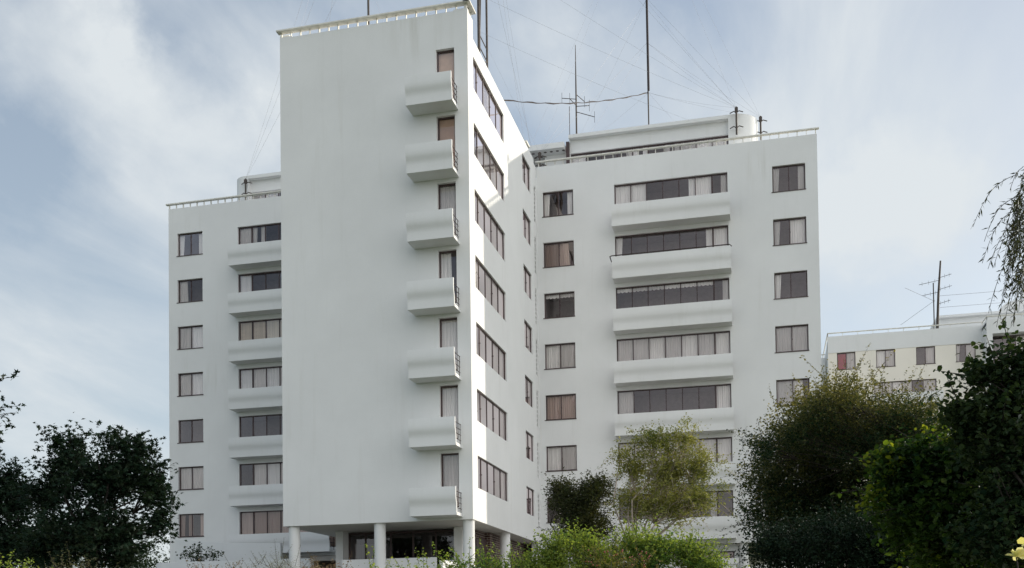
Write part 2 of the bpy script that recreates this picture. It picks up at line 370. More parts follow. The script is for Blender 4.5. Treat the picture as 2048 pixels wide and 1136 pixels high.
PROFILE = [(0.94, 0.0), (0.94, 0.2), (0.945, 0.38), (0.975, 0.50), (1.02, 0.60), (1.05, 0.70), (1.062, 0.84), (1.057, 1.0), (1.045, 1.17)]
_pz = np.linspace(0, 1.17, 31); _pd = np.interp(_pz, [p[1] for p in PROFILE], [p[0] for p in PROFILE])
for _ in range(3): _pd[1:-1] = (_pd[:-2]+2*_pd[1:-1]+_pd[2:])/4
PROFILE = list(zip(_pd.tolist(), _pz.tolist()))
def balcony(x0, x1, yw, zb, parent, rails, dk=1.0):
    """moulded concrete balcony: floor slab plus front panel in an S curve"""
    b = MB(); pf = [(yw-d*dk, zb+z) for d, z in PROFILE]; th = 0.09
    n = len(pf); outer = pf; inner = [(y+th, z if i else z+0.13) for i, (y, z) in enumerate(pf)]
    segs = 1
    poly = outer+inner[::-1]
    for i in range(n-1):
        b.add([(x0, *outer[i]), (x1, *outer[i]), (x1, *outer[i+1]), (x0, *outer[i+1])], [(0, 1, 2, 3)])
        b.add([(x0, *inner[i]), (x1, *inner[i]), (x1, *inner[i+1]), (x0, *inner[i+1])], [(3, 2, 1, 0)])
        for x, fl in ((x0, 1), (x1, 0)):
            q = [(x, *outer[i]), (x, *outer[i+1]), (x, *inner[i+1]), (x, *inner[i])]
            b.add(q, [(0, 1, 2, 3)] if fl else [(3, 2, 1, 0)])
    b.add([(x0, *outer[-1]), (x1, *outer[-1]), (x1, *inner[-1]), (x0, *inner[-1])], [(0, 1, 2, 3)])
    # floor slab
    yf = outer[0][0]; yi = inner[0][0]
    b.add([(x0, yf, zb), (x1, yf, zb), (x1, yw+0.05, zb-0.0), (x0, yw+0.05, zb-0.0), (x0, yi, zb+0.13), (x1, yi, zb+0.13), (x1, yw+0.05, zb+0.13), (x0, yw+0.05, zb+0.13)],
          [(0, 3, 2, 1), (4, 5, 6, 7), (0, 4, 7, 3), (1, 2, 6, 5)])
    o = b.build('balcony', M['white'], parent, fix=False)
    for side in rails:
        r = MB()
        x = x0+0.05 if side == 'L' else x1-0.05
        for z in (0.32, 0.55, 0.78, 1.0):
            r.tube([(x, yw-0.93*dk, zb+z), (x, yw-0.04, zb+z)], 0.017, 6)
        r.tube([(x, yw-0.12, zb+0.12), (x, yw-0.12, zb+1.02)], 0.014, 6)
        r.build('railing', M['iron'], o)
    return o
def coping(pts_u, pl, z, parent, d0=-0.15, d1=0.16):
    """thin coping board carried on short posts above the parapet"""
    u0, u1 = pts_u; b = MB()
    pl.box(b, u0, u1, d0, d1, z+0.25, z+0.32)
    n = max(2, int(round((u1-u0)/0.48)))
    for i in range(n+1):
        u = u0+0.18+(u1-u0-0.36)*i/n; t = 0.022 if i % 2 == 0 else 0.013
        pl.box(b, u-t, u+t, 0.03, 0.14, z-0.02, z+0.25)
    return b.build('coping', M['coping'], parent, bevel=0.008)

# ------------------------------------------------------------------ the white apartment building
B = empty('apartment_building', (-16, 58, 1.6), 'tall white rendered apartment block with curved balconies and a projecting tower wing', 'apartment building')
ZT = 26.47; X1 = -11.98; XL = -20.68; YF = 42.28; XS = -12.35
FR = Plane('front', YF); SD = Plane('side', X1); RW = Plane('front', 57.6); LW = Plane('front', 57.38); SH = Plane('side', XS)
st = 2.9
b = MB()
# tower wing: front
FH = [(-13.40, -12.58, 24.90-2.32-st*k, 24.90-st*k, 0.55) for k in range(7)]
wall_holes(b, FR, XL, X1, 4.65, ZT, FH)
b.box(XL, -20.1, YF+0.003, YF+0.2, ZT-0.02, ZT+0.05); b.box(-12.6, X1-0.003, YF+0.003, YF+0.2, ZT-0.02, ZT+0.06)
# tower wing: side
SW = [(43.12, 48.52, 23.48-st*k, 24.88-st*k, 0.9) for k in range(7)]
SSm = [(52.45, 54.37, 23.37-st*k, 24.79-st*k, 0.9) for k in range(7)]
wall_holes(b, SD, YF, 55.2, 4.65, 25.66, SW+SSm, rev=0.2)
b.add([(X1, YF, 25.66), (X1, 43.13, 25.66), (X1, 43.13, ZT), (X1, YF, ZT)], [(0, 1, 2, 3)])
b.add([(X1, 43.13, 25.66), (X1-0.2, 43.13, 25.66), (X1-0.2, 43.13, ZT), (X1, 43.13, ZT)], [(0, 1, 2, 3)])
b.add([(X1, 43.13, 25.66), (X1, 55.2, 25.66), (X1-0.2, 55.2, 25.66), (X1-0.2, 43.13, 25.66)], [(0, 1, 2, 3)])
b.add([(X1-0.2, YF, 25.4), (X1-0.2, YF, ZT), (X1-0.2, 43.13, ZT), (X1-0.2, 43.13, 25.4)], [(0, 1, 2, 3)])
b.add([(X1-0.2, 43.13, 25.4), (X1-0.2, 43.13, 25.66), (X1-0.2, 55.2, 25.66), (X1-0.2, 55.2, 25.4)], [(0, 1, 2, 3)])
b.add([(XL, YF+0.2, 25.4), (X1-0.2, YF+0.2, 25.4), (X1-0.2, YF+0.2, ZT), (XL, YF+0.2, ZT)], [(0, 1, 2, 3)])
b.add([(XL, YF, ZT), (X1, YF, ZT), (X1, YF+0.2, ZT), (XL, YF+0.2, ZT)], [(0, 1, 2, 3)])
# shaft slot between tower and right wing, one perforated opening per storey
b.add([(X1, 55.2, 2), (XS, 55.2, 2), (XS, 55.2, 25.66), (X1, 55.2, 25.66)], [(0, 1, 2, 3)])
b.box(-13.2, XS-0.01, 54.6, 57.59, 25.4, 26.25)
SHH = [(56.55, 57.35, 22.9-st*k, 24.95-st*k, 0.4) for k in range(7)]
wall_holes(b, SH, 55.2, 57.6, 2.0, 25.66, SHH, rev=0.16)
# other faces of the tower, roof and soffit
b.add([(XL, YF, 4.65), (XL, YF, ZT), (XL, 57.4, ZT), (XL, 57.4, 4.65)], [(0, 1, 2, 3)])
b.add([(XL, YF, 25.45), (X1-0.003, YF, 25.45), (X1-0.003, 55.19, 25.45), (XS-0.003, 55.19, 25.45), (XS-0.003, 57.6, 25.45), (XL, 57.6, 25.45)], [(0, 1, 2, 3, 4, 5)])
# right wing
RA = [(-11.99, -10.24, 23.37-st*k, 24.79-st*k) for k in range(8) if 24.79-st*k > 5]
RB = [(-7.91, -1.70, 22.45-st*k, 24.77-st*k) for k in range(7)]
RC = [(0.67, 2.39, 23.37-st*k, 24.79-st*k) for k in range(7)]
XR = 3.02; YB = 66.4
ZR = 26.28
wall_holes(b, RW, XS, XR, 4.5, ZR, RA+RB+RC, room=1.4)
b.add([(XR, 57.6, 4.5), (XR, YB, 4.5), (XR, YB, ZR), (XR, 57.6, ZR)], [(0, 1, 2, 3)])
b.add([(XS, YB, 1.5), (XR, YB, 4.5), (XR, YB, ZR), (XS, YB, ZR)], [(0, 1, 2, 3)])
b.add([(XS, 57.6, ZT-0.4), (XR, 57.6, ZT-0.4), (XR, YB, ZT-0.4), (XS, YB, ZT-0.4)], [(0, 1, 2, 3)])
b.add([(XS, 57.8, ZT-0.4), (XR-0.2, 57.8, ZT-0.4), (XR-0.2, 57.8, ZR), (XS, 57.8, ZR)], [(0, 1, 2, 3)])
b.add([(XS, 57.6, ZR), (XR, 57.6, ZR), (XR, 57.8, ZR), (XS, 57.8, ZR)], [(0, 1, 2, 3)])
# right wing ground storey up to the column, with one wide window
GB = [(-7.91, -1.70, 2.6, 4.10)]
wall_holes(b, Plane('front', 58.1), XS, -1.45, 1.4, 4.5, GB)
b.add([(-1.45, 58.1, 1.4), (-1.45, YB, 1.4), (-1.45, YB, 4.5), (-1.45, 58.1, 4.5)], [(0, 1, 2, 3)])
# left wing
XE = -35.66
LD = [(-35.06, -33.34, 23.30-st*k, 24.71-st*k) for k in range(7)]
LE = [(-30.95, -24.70, 22.40-st*k, 24.70-st*k) for k in range(7)]
wall_holes(b, LW, XE, XL, 4.5, ZT-0.17, LD+LE, room=1.4)
b.add([(XE, 57.38, 1.4), (XE, YB, 1.4), (XE, YB, ZT-0.17), (XE, 57.38, ZT-0.17)], [(0, 1, 2, 3)])
b.add([(XE, YB, 4.5), (XL, YB, 4.5), (XL, YB, ZT-0.17), (XE, YB, ZT-0.17)], [(0, 1, 2, 3)])
b.add([(XE, 57.38, ZT-0.5), (XL, 57.38, ZT-0.5), (XL, YB, ZT-0.5), (XE, YB, ZT-0.5)], [(0, 1, 2, 3)])
b.add([(XE, 57.6, ZT-0.5), (XL, 57.6, ZT-0.5), (XL, 57.6, ZT-0.17), (XE, 57.6, ZT-0.17)], [(0, 1, 2, 3)])
b.add([(XE, 57.38, ZT-0.17), (XL, 57.38, ZT-0.17), (XL, 57.6, ZT-0.17), (XE, 57.6, ZT-0.17)], [(0, 1, 2, 3)])
b.add([(XL, YB, 1.4), (XS, YB, 1.4), (XS, YB, ZT), (XL, YB, ZT)], [(0, 1, 2, 3)])
# left wing ground storey: a plain wall at the far left, recess elsewhere
b.add([(XE, 57.38, 1.4), (-31.5, 57.38, 1.4), (-31.5, 57.38, 4.5), (XE, 57.38, 4.5)], [(0, 1, 2, 3)])
b.add([(-31.5, 57.38, 1.4), (-31.5, 63, 1.4), (-31.5, 63, 4.5), (-31.5, 57.38, 4.5)], [(0, 1, 2, 3)])
b.add([(-31.5, 63, 1.4), (-20, 63, 1.4), (-20, 63, 4.5), (-31.5, 63, 4.5)], [(0, 1, 2, 3)], 1)
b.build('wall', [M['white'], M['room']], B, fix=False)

b = MB()
b.add([(XL, YF, 4.65), (X1, YF, 4.65), (X1, 55.2, 4.65), (XS, 55.2, 4.65), (XS, 57.4, 4.65), (XL, 57.4, 4.65)], [(0, 1, 2, 3, 4, 5)])
b.add([(XS, 57.6, 4.5), (XR, 57.6, 4.5), (XR, YB, 4.5), (XS, YB, 4.5)], [(0, 1, 2, 3)])
b.add([(XE, 57.38, 4.5), (XL, 57.38, 4.5), (XL, YB, 4.5), (XE, YB, 4.5)], [(0, 1, 2, 3)])
b.box(-31.4, XL, 57.5, 57.8, 4.2, 4.497)
b.build('soffit', M['soffit'], B, fix=False)

# columns
for (x, y, zt) in [(-20.30, 42.62, 4.65), (-16.28, 42.62, 4.65), (-12.27, 42.62, 4.65), (-12.30, 49.05, 4.65), (-1.18, 57.95, 4.5), (2.75, 57.95, 4.5)]:
    c = MB(); c.tube([(x, y, 1.2), (x, y, zt)], 0.25, 40, cap=False)
    o = c.build('column', M['white'], B, smooth=True)

# ground storey of the tower
b = MB()
b.box(-19.46, -19.10, 45.2, 46.2, 1.4, 4.647); b.box(-13.72, -13.34, 45.2, 46.2, 1.4, 4.647)
b.box(-19.10, -13.72, 45.6, 46.2, 1.4, 2.25)
b.box(-19.46, -19.25, 46.2, 57.4, 1.4, 4.6)
b.build('pier', M['white'], B)
gp = Plane('front', 45.75)
window(gp, -19.10, -13.72, 2.25, 4.60, [-18.25, -17.0, -15.9, -14.8], 'DDDDD', B, mw=0.08, fw=0.09, sill=False, label='wide dark plate glass window under the tower', gl='darkglass')
b = MB(); 
b.add([(-19.1, 47.3, 1.6), (-13.7, 47.3, 1.6), (-13.7, 47.3, 4.6), (-19.1, 47.3, 4.6)], [(0, 1, 2, 3)], 0)
b.box(-19.0, -17.1, 46.4, 46.5, 2.3, 4.1, 1)
b.build('lobby', [simple('dark_lobby', (0.05, 0.03, 0.03), 0.7), M['curtain']], B, fix=False)
b = MB(); b.box(-13.1, -12.85, 48.3, 57.4, 1.4, 4.645); b.box(-13.34, -13.1, 46.2, 48.3, 1.4, 4.645)
b.build('brick_wall', M['brick'], B)
b = MB(); b.box(-13.08, -12.98, 46.35, 47.25, 1.7, 4.2); b.box(-13.09, -13.02, 47.3, 48.25, 1.7, 4.3)
b.build('door', M['frame'], B)
b = MB(); b.box(-1.42, -1.05, 58.6, 63, 1.4, 4.48); b.build('brick_wall', M['brick'], B)
# low balcony wall and its ledge at the right wing ground storey
b = MB(); b.box(-7.9, -1.62, 56.75, 56.9, 1.2, 3.30); b.box(-7.95, -1.45, 56.68, 57.0, 3.30, 3.62)
b.box(-1.75, -1.62, 56.9, 58.0, 1.2, 3.3); b.build('parapet', M['white'], B, bevel=0.01)
b = MB(); b.box(-12.75, -12.6, 40, 56, 2.6, 2.8); b.box(-12.7, -12.62, 40, 56, 1.2, 2.6); b.build('parapet', M['white'], B)

# windows
for k in range(7):
    spec = 'TTCHCCC'[k]; cm = 'tan' if k < 2 else 'curtain'
    u0, u1, z0, z1, _ = FH[k]
    window(FR, u0, u1, z0, z1, [], [spec], B, fw=0.065, sill=False, kind='balcony_door', cmat=cm, d=0.16, label='balcony door with a plain tan blind' if k < 2 else None)
specs = ['CCCCC', 'lDCCC', 'CCCCC', 'CCCCC', 'CXCCC', 'PPDCC', 'CCCCC']  # top window: pale curtains added to stand in for reflected sky
for k in range(7):
    u0, u1, z0, z1, _ = SW[k]
    window(SD, u0, u1, z0, z1, [43.95, 45.05, 46.2, 47.35], specs[k], B, d=0.07, sill=False, fw=0.045, mw=0.038)
    u0, u1, z0, z1, _ = SSm[k]
    window(SD, u0, u1, z0, z1, [53.35], ['CC', 'CC', 'lC', 'lC', 'Dr', 'DX', 'CC'][k], B, d=0.07, sill=False, fw=0.05)
sp_a = ['lr', 'CH', 'FF', 'CC', 'CC', 'CC', 'DD']; cm_a = ['curtain', 'drape', 'curtain', 'curtain', 'drape', 'curtain', 'curtain']
sp_b = ['CCDDrCr', 'lDDDDrC', 'FFFFFFr', 'CCCCCCC', 'CDDPDPC', 'CCCCCCC', 'DDDrDrD']
sp_c = ['lr', 'lC', 'lD', 'CC', 'CH', 'CC', 'CC']
cb = [-7.0, -6.12, -5.22, -4.33, -3.44, -2.53]
for k in range(7):
    window(RW, *RA[k], [-11.11], sp_a[k], B, cmat=cm_a[k])
    window(RW, *RB[k], cb, sp_b[k], B, thick=(5,), sill=False)
    window(RW, *RC[k], [1.53], sp_c[k], B)
window(Plane('front', 58.1), *GB[0], cb, 'CCCCCCC', B, cmat='drape')
sp_d = ['lr', 'HD', 'CC', 'CC', 'DD', 'CC', 'Xr']; cm_d = ['curtain', 'curtain', 'curtain', 'curtain', 'curtain', 'curtain', 'drape']
sp_e = ['CXDDDCC', 'CDDDDDC', 'BBBBBBB', 'CCCCCCC', 'DDDDDDD', 'DCCCCCC', 'CCCCCCC']; cm_e = ['curtain', 'curtain', 'blind', 'curtain', 'curtain', 'curtain', 'drape']
ce = [-30.07, -29.18, -28.29, -27.4, -26.5, -25.6]
for k in range(7):
    window(LW, *LD[k], [-34.2], sp_d[k], B, cmat=cm_d[k])
    window(LW, *LE[k], ce, sp_e[k], B, thick=(0,), sill=False, cmat=cm_e[k])
# grilles in the shaft slots
for k in range(7):
    u0, u1, z0, z1, _ = SHH[k]; g = MB()
    SH.box(g, u0, u0+0.06, 0.02, 0.1, z0, z1); SH.box(g, u1-0.06, u1, 0.02, 0.1, z0, z1); SH.box(g, (u0+u1)/2-0.03, (u0+u1)/2+0.03, 0.02, 0.1, z0, z1)
    for i in range(9): z = z0+(z1-z0-0.06)*i/8; SH.box(g, u0+0.06, u1-0.06, 0.03, 0.09, z, z+0.06)
    g.build('grille', M['white'], B)
# balconies
for k in range(7):
    balcony(-14.46, -12.42, YF, 22.16-st*k, B, 'LR')
    balcony(-7.95, -1.57, 57.6, 22.10-st*k, B, 'LR', 0.92)
    balcony(-31.12, -24.72, 57.38, 22.06-st*k, B, 'LR', 0.92)
b = MB(); b.tube([(-8.1, 57.5, 20.40), (-8.08, 56.72, 20.42), (-7.95, 56.64, 20.43), (-1.62, 56.64, 20.43), (-1.52, 56.75, 20.36)], 0.03, 8); b.build('handrail', M['iron'], B)
# copings
coping((XL-0.12, X1+0.12), FR, ZT, B)
coping((YF-0.15, 43.15), SD, ZT-0.003, B)
b = MB(); b.box(-13.0, XS+0.12, 54.7, 55.5, 26.42, 26.52); b.box(XS-0.1, XS-0.04, 54.95, 55.01, 26.25, 26.42); b.build('coping', M['coping'], B)
b = MB(); b.box(XL-0.15, XL+0.3, YF+0.32, 57.2, ZT+0.24, ZT+0.318); b.build('coping', M['coping'], B)
coping((XS-0.05, XR+0.12), RW, ZR, B, -0.07, 0.10)
coping((XE-0.15, XL-0.05), LW, ZT-0.17, B, -0.10, 0.12)

# ------------------------------------------------------------------ penthouses
def arc(cx, cy, r, a0, a1, n=36): return [(cx+r*math.cos(R(a0+(a1-a0)*i/n)), cy+r*math.sin(R(a0+(a1-a0)*i/n))) for i in range(n+1)]
def penthouse(sgn, xin, xmid, xend, yf, zt, rr):
    """sgn=+1: rounded end at the right"""
    b = MB(); yb = 65.0; yr = yf+0.35
    # rounded end block, full height
    if sgn > 0: poly = [(xmid, yf)]+arc(xend-rr, yf+rr, rr, -90, 0)+[(xend, yb), (xmid, yb)]
    else: poly = [(xmid, yb), (xend, yb)]+arc(xend+rr, yf+rr, rr, 180, 270)+[(xmid, yf)]
    b.prism(poly, 'z', ZT-0.4, zt-0.003)
    # roof slab over the recessed front
    x0, x1 = min(xin, xmid), max(xin, xmid)
    b.box(x0, x1, yf, yb, zt-0.20, zt)
    # recessed wall with window band
    wall_holes(b, Plane('front', yr), x0, x1, ZT-0.4, zt-0.2, [(x0+0.05, x1-0.02, 26.6, 27.66)], room=0.8, rmi=1)
    o = b.build('penthouse', [M['white'], M['room']], B, fix=True)
    return o
PR = penthouse(1, -10.72, -1.64, -0.05, 59.05, 28.62, 1.3)
PL = penthouse(-1, -22.0, -31.12, -32.24, 59.05, 28.60, 0.9)
def band(parent, x0, x1, n, spec, rev=False):
    cuts = [x0+(x1-x0)*i/n for i in range(1, n)]
    window(Plane('front', 59.4), x0, x1, 26.6, 27.66, cuts, spec, B, thick=(4,), sill=False, fw=0.07)
band(PR, -10.67, -1.66, 10, 'CDDrXDXCCC'); band(PL, -31.10, -22.02, 10, 'CCDDCDDDCC')
b = MB(); b.box(XS+0.1, -10.9, 59.6, 65, ZT-0.4, 27.9); b.box(-10.9, -10.72, 59.2, 59.5, ZT-0.4, 28.3, 1); b.build('penthouse', [M['white'], M['frame']], B)  # dark box stands in for the shade in the recess slit
# perforated canopy beside the penthouse
b = MB(); b.box(-13.6, -10.95, 58.75, 62.0, 27.80, 28.12, 0)
o = b.build('canopy', [M['white'], M['frame']], B)
c = MB()
for i in range(7):
    for j in range(3):
        x = -13.2+i*0.36; y = 59.15+j*0.55
        c.tube([(x, y, 27.79), (x, y, 27.803)], 0.09, 14)
c.build('perforation', M['iron'], o)

# ------------------------------------------------------------------ low terrace walls in front
def curved_wall(name, pts, z0, ztops, th, label, cat):
    b = MB(); n = len(pts)
    vs = []
    for i, (x, y) in enumerate(pts):
        p0 = Vector(pts[max(i-1, 0)]); p1 = Vector(pts[min(i+1, n-1)]); d = (p1-p0).normalized(); nr = Vector((-d.y, d.x))*th
        vs += [(x, y, z0), (x, y, ztops[i]), (x+nr.x, y+nr.y, ztops[i]), (x+nr.x, y+nr.y, z0)]
    fs = []
    for i in range(n-1):
        for j in range(4): fs.append((i*4+j, i*4+(j+1) % 4, (i+1)*4+(j+1) % 4, (i+1)*4+j))
    fs += [(0, 3, 2, 1), tuple((n-1)*4+j for j in range(4))]
    b.add(vs, fs); o = b.build(name, M['white'], bevel=0.01); tag(o, label, cat); return o
n = 16
pts = [(-33.2+7.4*i/n, 54.0-1.6*math.sin(math.pi*0.5*i/n)) for i in range(n+1)]
curved_wall('terrace_wall', [(-33.3, 56.8)]+pts, 1.3, [5.45]+[5.45-0.58*math.sin(math.pi*0.5*i/n) for i in range(n+1)], 0.25, 'curved white terrace wall against the foot of the left wing', 'wall')
pts = [(-32.0+1.1*(1-math.cos(R(90*i/6))), 50.6-1.3*math.sin(R(90*i/6))) for i in range(7)]+[(-30.9+9.8*i/10, 49.3-3.3*i/10) for i in range(1, 11)]
curved_wall('garden_wall', pts, 1.0, [3.75]*7+[3.75-0.26*i/10 for i in range(1, 11)], 0.22, 'low pale garden wall with a rounded left end below the terrace', 'wall')
b = MB(); b.box(-18.35, -13.98, 43.3, 43.5, 1.2, 3.17); b.box(-13.975, -12.8, 44.2, 44.4, 1.2, 3.09)
tag(b.build('parapet_wall', M['white'], bevel=0.012), 'low white parapet wall between the columns under the tower', 'wall')


# ------------------------------------------------------------------ the lower block behind, at the right
B2 = empty('apartment_building', (14, 100, 1.6), 'lower cream and white apartment block far behind the trees at the right edge', 'apartment building')
b = MB(); P94 = Plane('front', 94.0); P92 = Plane('front', 92.2)
W2 = [(6.23, 7.75, 22.04, 23.52), (9.43, 10.98, 22.04, 23.52), (12.66, 14.18, 22.04, 23.52), (15.83, 17.37, 22.04, 23.52)]
W3 = [(9.2, 14.23, 19.45, 20.75)]
wall_holes(b, P94, 5.50, 17.9, 1.4, 23.53, W2+W3, room=0.8)
b.box(5.47, 17.9, 93.97, 94.2, 23.534, 24.98, 2)
b.box(5.5, 17.9, 95.6, 104, 1.4, 24.6, 2); b.box(5.47, 5.6, 94.003, 95.6, 1.4, 24.6, 2); b.box(5.6, 17.9, 94.2, 95.6, 24.3, 24.6, 2)
b.build('wall', [M['cream'], M['room'], M['white']], B2, fix=False)
b = MB()
wall_holes(b, P92, 17.9, 31, 1.4, 24.9, [(18.35, 21.9, 19.9, 23.75), (23, 26.5, 19.9, 23.75)], rev=1.2, room=0.8, mi=0)
b.add([(17.9, 92.2, 1.4), (17.9, 94.2, 1.4), (17.9, 94.2, 24.9), (17.9, 92.2, 24.9)], [(0, 1, 2, 3)])
b.box(17.9, 31, 92.22, 104, 24.5, 24.7)
b.box(15.0, 31, 97, 103, 24.6, 26.6); b.box(14.8, 31, 96.6, 103.2, 26.6, 26.8)
b.prism(arc(21.5, 0, 1.6, 0, 180)[::-1] and [(19.9, 26.8)]+[(21.5-1.6*math.cos(R(90*i/8)), 26.8+1.0*math.sin(R(90*i/8))) for i in range(9)]+[(25, 27.8), (25, 26.8)], 'y', 97.2, 102)
b.box(22.0, 22.9, 98, 99, 27.8, 29.2)
b.build('wall', [M['white'], M['room']], B2, fix=False)
b = MB(); b.box(3.2, 5.44, 97, 104, 1.4, 23.9); b.build('wall', M['white'], B2)
for i, wv in enumerate(W2): window(P94, *wv, [(wv[0]+wv[1])/2], ['DC', 'CC', 'DC', 'lC'][i], B2, handle=False)
b = MB(); P94.box(b, 6.3, 6.98, 0.24, 0.27, 22.1, 23.45); b.build('blind', M['redcloth'], B2)
window(P94, *W3[0], [9.9, 10.7, 11.5, 12.3, 13.2], 'CCCCDC', B2, handle=False, sill=False)
window(P92, 18.35, 21.9, 19.9, 23.75, [19.3, 20.3, 21.1], 'DDCD', B2, handle=False, sill=False, d=1.0)
b = MB(); b.box(18.2, 22, 91.4, 91.5, 19.6, 20.9); b.box(18.2, 22, 91.5, 92.2, 19.6, 19.75); b.build('balcony', M['white'], B2)
b = MB(); b.box(8.9, 14.65, 93.2, 93.3, 18.6, 19.55); b.box(8.9, 14.65, 93.3, 94, 18.6, 18.75); b.build('balcony', M['white'], B2)
def rail(pts, z, par):
    b = MB()
    for (xa, ya), (xb, yb) in zip(pts[:-1], pts[1:]):
        L = math.hypot(xb-xa, yb-ya); n = max(1, int(L/1.2))
        b.tube([(xa, ya, z), (xb, yb, z)], 0.055, 6)
        for i in range(n+1): x = xa+(xb-xa)*i/n; y = ya+(yb-ya)*i/n; b.box(x-0.02, x+0.02, y-0.02, y+0.02, z-0.35, z)
    return b.build('railing', M['coping'], par)
rail([(5.5, 104), (5.5, 94.05), (17.9, 94.05)], 25.28, B2); rail([(17.95, 94.0), (17.95, 92.25), (31, 92.25)], 25.2, B2); rail([(3.2, 97), (5.4, 97)], 24.2, B2)

# ------------------------------------------------------------------ masts, aerials and wires
def mast(name, pts, r, label, cat='mast', group=None, m='rust'):
    b = MB(); b.tube(pts, r, 8); o = b.build(name, M[m]); return tag(o, label, cat, group)
def wires(parent, pairs, r=0.0048, sag=0.0):
    for a, c in pairs:
        a = Vector(a); c = Vector(c); b = MB(); pts = []
        for i in range(9):
            t = i/8; p = a.lerp(c, t); p.z -= sag*4*t*(1-t); pts.append(p)
        b.tube(pts, r, 4); b.build('guy_wire', M['wire'], parent)
# tall central mast on the right wing roof
MB_TOP = 46.0; MX, MY = -6.46, 63.0
mB = mast('radio_mast', [(MX, MY, 28.5), (MX-0.02, MY, 32.5), (MX-0.06, MY, MB_TOP)], [0.035, 0.045, 0.06], 'tallest thin radio mast on the right wing roof, held by a fan of guy wires', 'mast')
b = MB(); b.tube([(MX+0.04, MY-0.05, 32.6), (MX-0.02, MY-0.08, MB_TOP)], 0.05, 6); b.build('cable', M['iron'], mB)
# feeder cable sagging to the tower
ca = Vector((MX-0.05, MY, 32.5)); cbv = Vector(spot(970, 194, 50.0)); b = MB(); pts = []
for i in range(41):
    t = i/40; p = ca.lerp(cbv, t); p.z -= 0.5*4*t*(1-t)*(0.9+0.1*t); p.z += 0.02*math.sin(i*1.7); pts.append(p)
b.tube(pts, [0.028+0.010*math.sin(i*1.3) for i in range(41)], 6); tag(b.build('feeder_cable', M['iron']), 'thick black cable sagging from the tall mast to the tower roof', 'cable')
# television aerial
ax, ay = -10.92, 63.0; mA = mast('television_aerial', [(ax, ay, 28.5), (ax, ay, 33.6), (ax, ay, 36.1)], [0.06, 0.045, 0.018], 'television aerial with crossed arms standing on the penthouse roof', 'aerial')
def arm(par, p, q, el=3, ln=0.5, r=0.022):
    b = MB(); b.tube([p, q], r, 6); p = Vector(p); q = Vector(q)
    for i in range(el):
        t = (i+0.5)/el if el > 1 else 1; c = p.lerp(q, t); b.tube([c-Vector((0, 0, ln/2)), c+Vector((0, 0, ln/2))], r*0.5, 4)
    b.build('arm', M['rust'], par)
for dz, dx, dy, L in [(32.25, 0.9, -0.5, 1.0), (32.7, -0.95, 0.3, 1.0), (31.9, 1.0, 0.2, 1.1), (33.0, 0.45, 0.8, 0.9), (30.2, 1.05, 0.2, 1.1), (32.3, -0.3, -0.8, 0.9)]:
    arm(mA, (ax, ay, dz), (ax+dx*L, ay+dy*L, dz-0.35*dx), 1, 0.7)
mast('roof_pole', [(-11.35, 63, 28.5), (-11.35, 63, 32.3)], 0.02, 'short slender pole beside the television aerial on the penthouse roof', 'pole')
# lattice pair near the tower corner
mT = mast('lattice_mast', [(-13.0, 47.9, 25.45), (-13.0, 47.9, 40)], 0.075, 'thick lashed mast of the twin lattice pair behind the tower corner', 'mast')
b = MB(); b.tube([(-13.0, 49.4, 25.45), (-13.0, 49.4, 40)], 0.055, 8); b.build('pole', M['rust'], mT)
b = MB()
for z in (28.1, 28.7): b.tube([(-13.0, 47.9, z), (-13.0, 49.4, z)], 0.028, 6)
b.tube([(-13.0, 47.9, 27.3), (-13.0, 49.4, 28.1)], 0.028, 6); b.tube([(-13.0, 47.9, 27.4), (-12.9, 47.95, 31), (-13.0, 47.8, 40)], 0.04, 6); b.build('brace', M['rust'], mT)
mF = mast('radio_mast', [(-19.45, 50, 25.45), (-19.5, 50, 44)], 0.06, 'slim radio mast rising behind the front coping of the tower roof', 'mast')
b = MB(); b.box(-19.6, -19.3, 49.9, 50.1, 30.2, 30.35); b.build('clamp', M['rust'], mF)
# wire brackets
def bracket(x, y, z0, z1, label, side=1):
    t = mast('wire_bracket', [(x, y, z0), (x, y, z1)], 0.055, label, 'bracket', 'wire brackets on the penthouses')
    b = MB(); b.box(x-0.09, x+0.09, y-0.06, y+0.06, z1-0.28, z1-0.05); b.build('insulator', M['rust'], t)
    b = MB()
    for z in (z0+0.35, z1-0.35):
        for sx in (-1, 1): b.tube([(x, y, z), (x+sx*0.14, y+0.05, z+0.14), (x+sx*0.36, y+0.16, z+0.10)], 0.028, 6)
    b.build('stay', M['rust'], t)
    return t
k1 = bracket(-1.18, 58.75, 27.3, 28.85, 'dark wire bracket at the rounded end of the right penthouse')
k2 = bracket(0.12, 60.2, 27.5, 28.85, 'wire bracket at the outer side of the right penthouse')
k3 = bracket(-31.15, 58.8, 26.95, 28.3, 'wire bracket at the rounded end of the left penthouse')
k4 = bracket(-12.3, 58.4, 26.3, 27.5, 'wire bracket in the inner corner by the perforated canopy')
Tm = (MX-0.06, MY, 38.2); Tt = (MX-0.06, MY, 45.8); T1 = (MX-0.04, MY, 35.6); T0 = (MX, MY, 32.5)
A1 = (-1.18, 58.75, 28.8); A2 = (0.12, 60.2, 28.8); A3 = (-31.15, 58.8, 28.25); A4 = (-12.3, 58.4, 27.45)
E1 = (-13.0, 47.9, 39.5); E2 = (-19.5, 50, 43.5)
wires(mB, [(T1, A1), (T1, A2), (Tm, A1), (Tt, A1), (Tt, A2), (T0, A1), (T1, A4), (Tm, A4), (Tt, A4), (T1, (-9.5, 59.2, 28.6)), (T0, (-3.5, 62, 28.6)), (T0, (-11.5, 62, 28.6)), (Tt, (-14, 60, 27)), (T0, A2), (Tm, (-12.5, 64, 28))], sag=0.12)
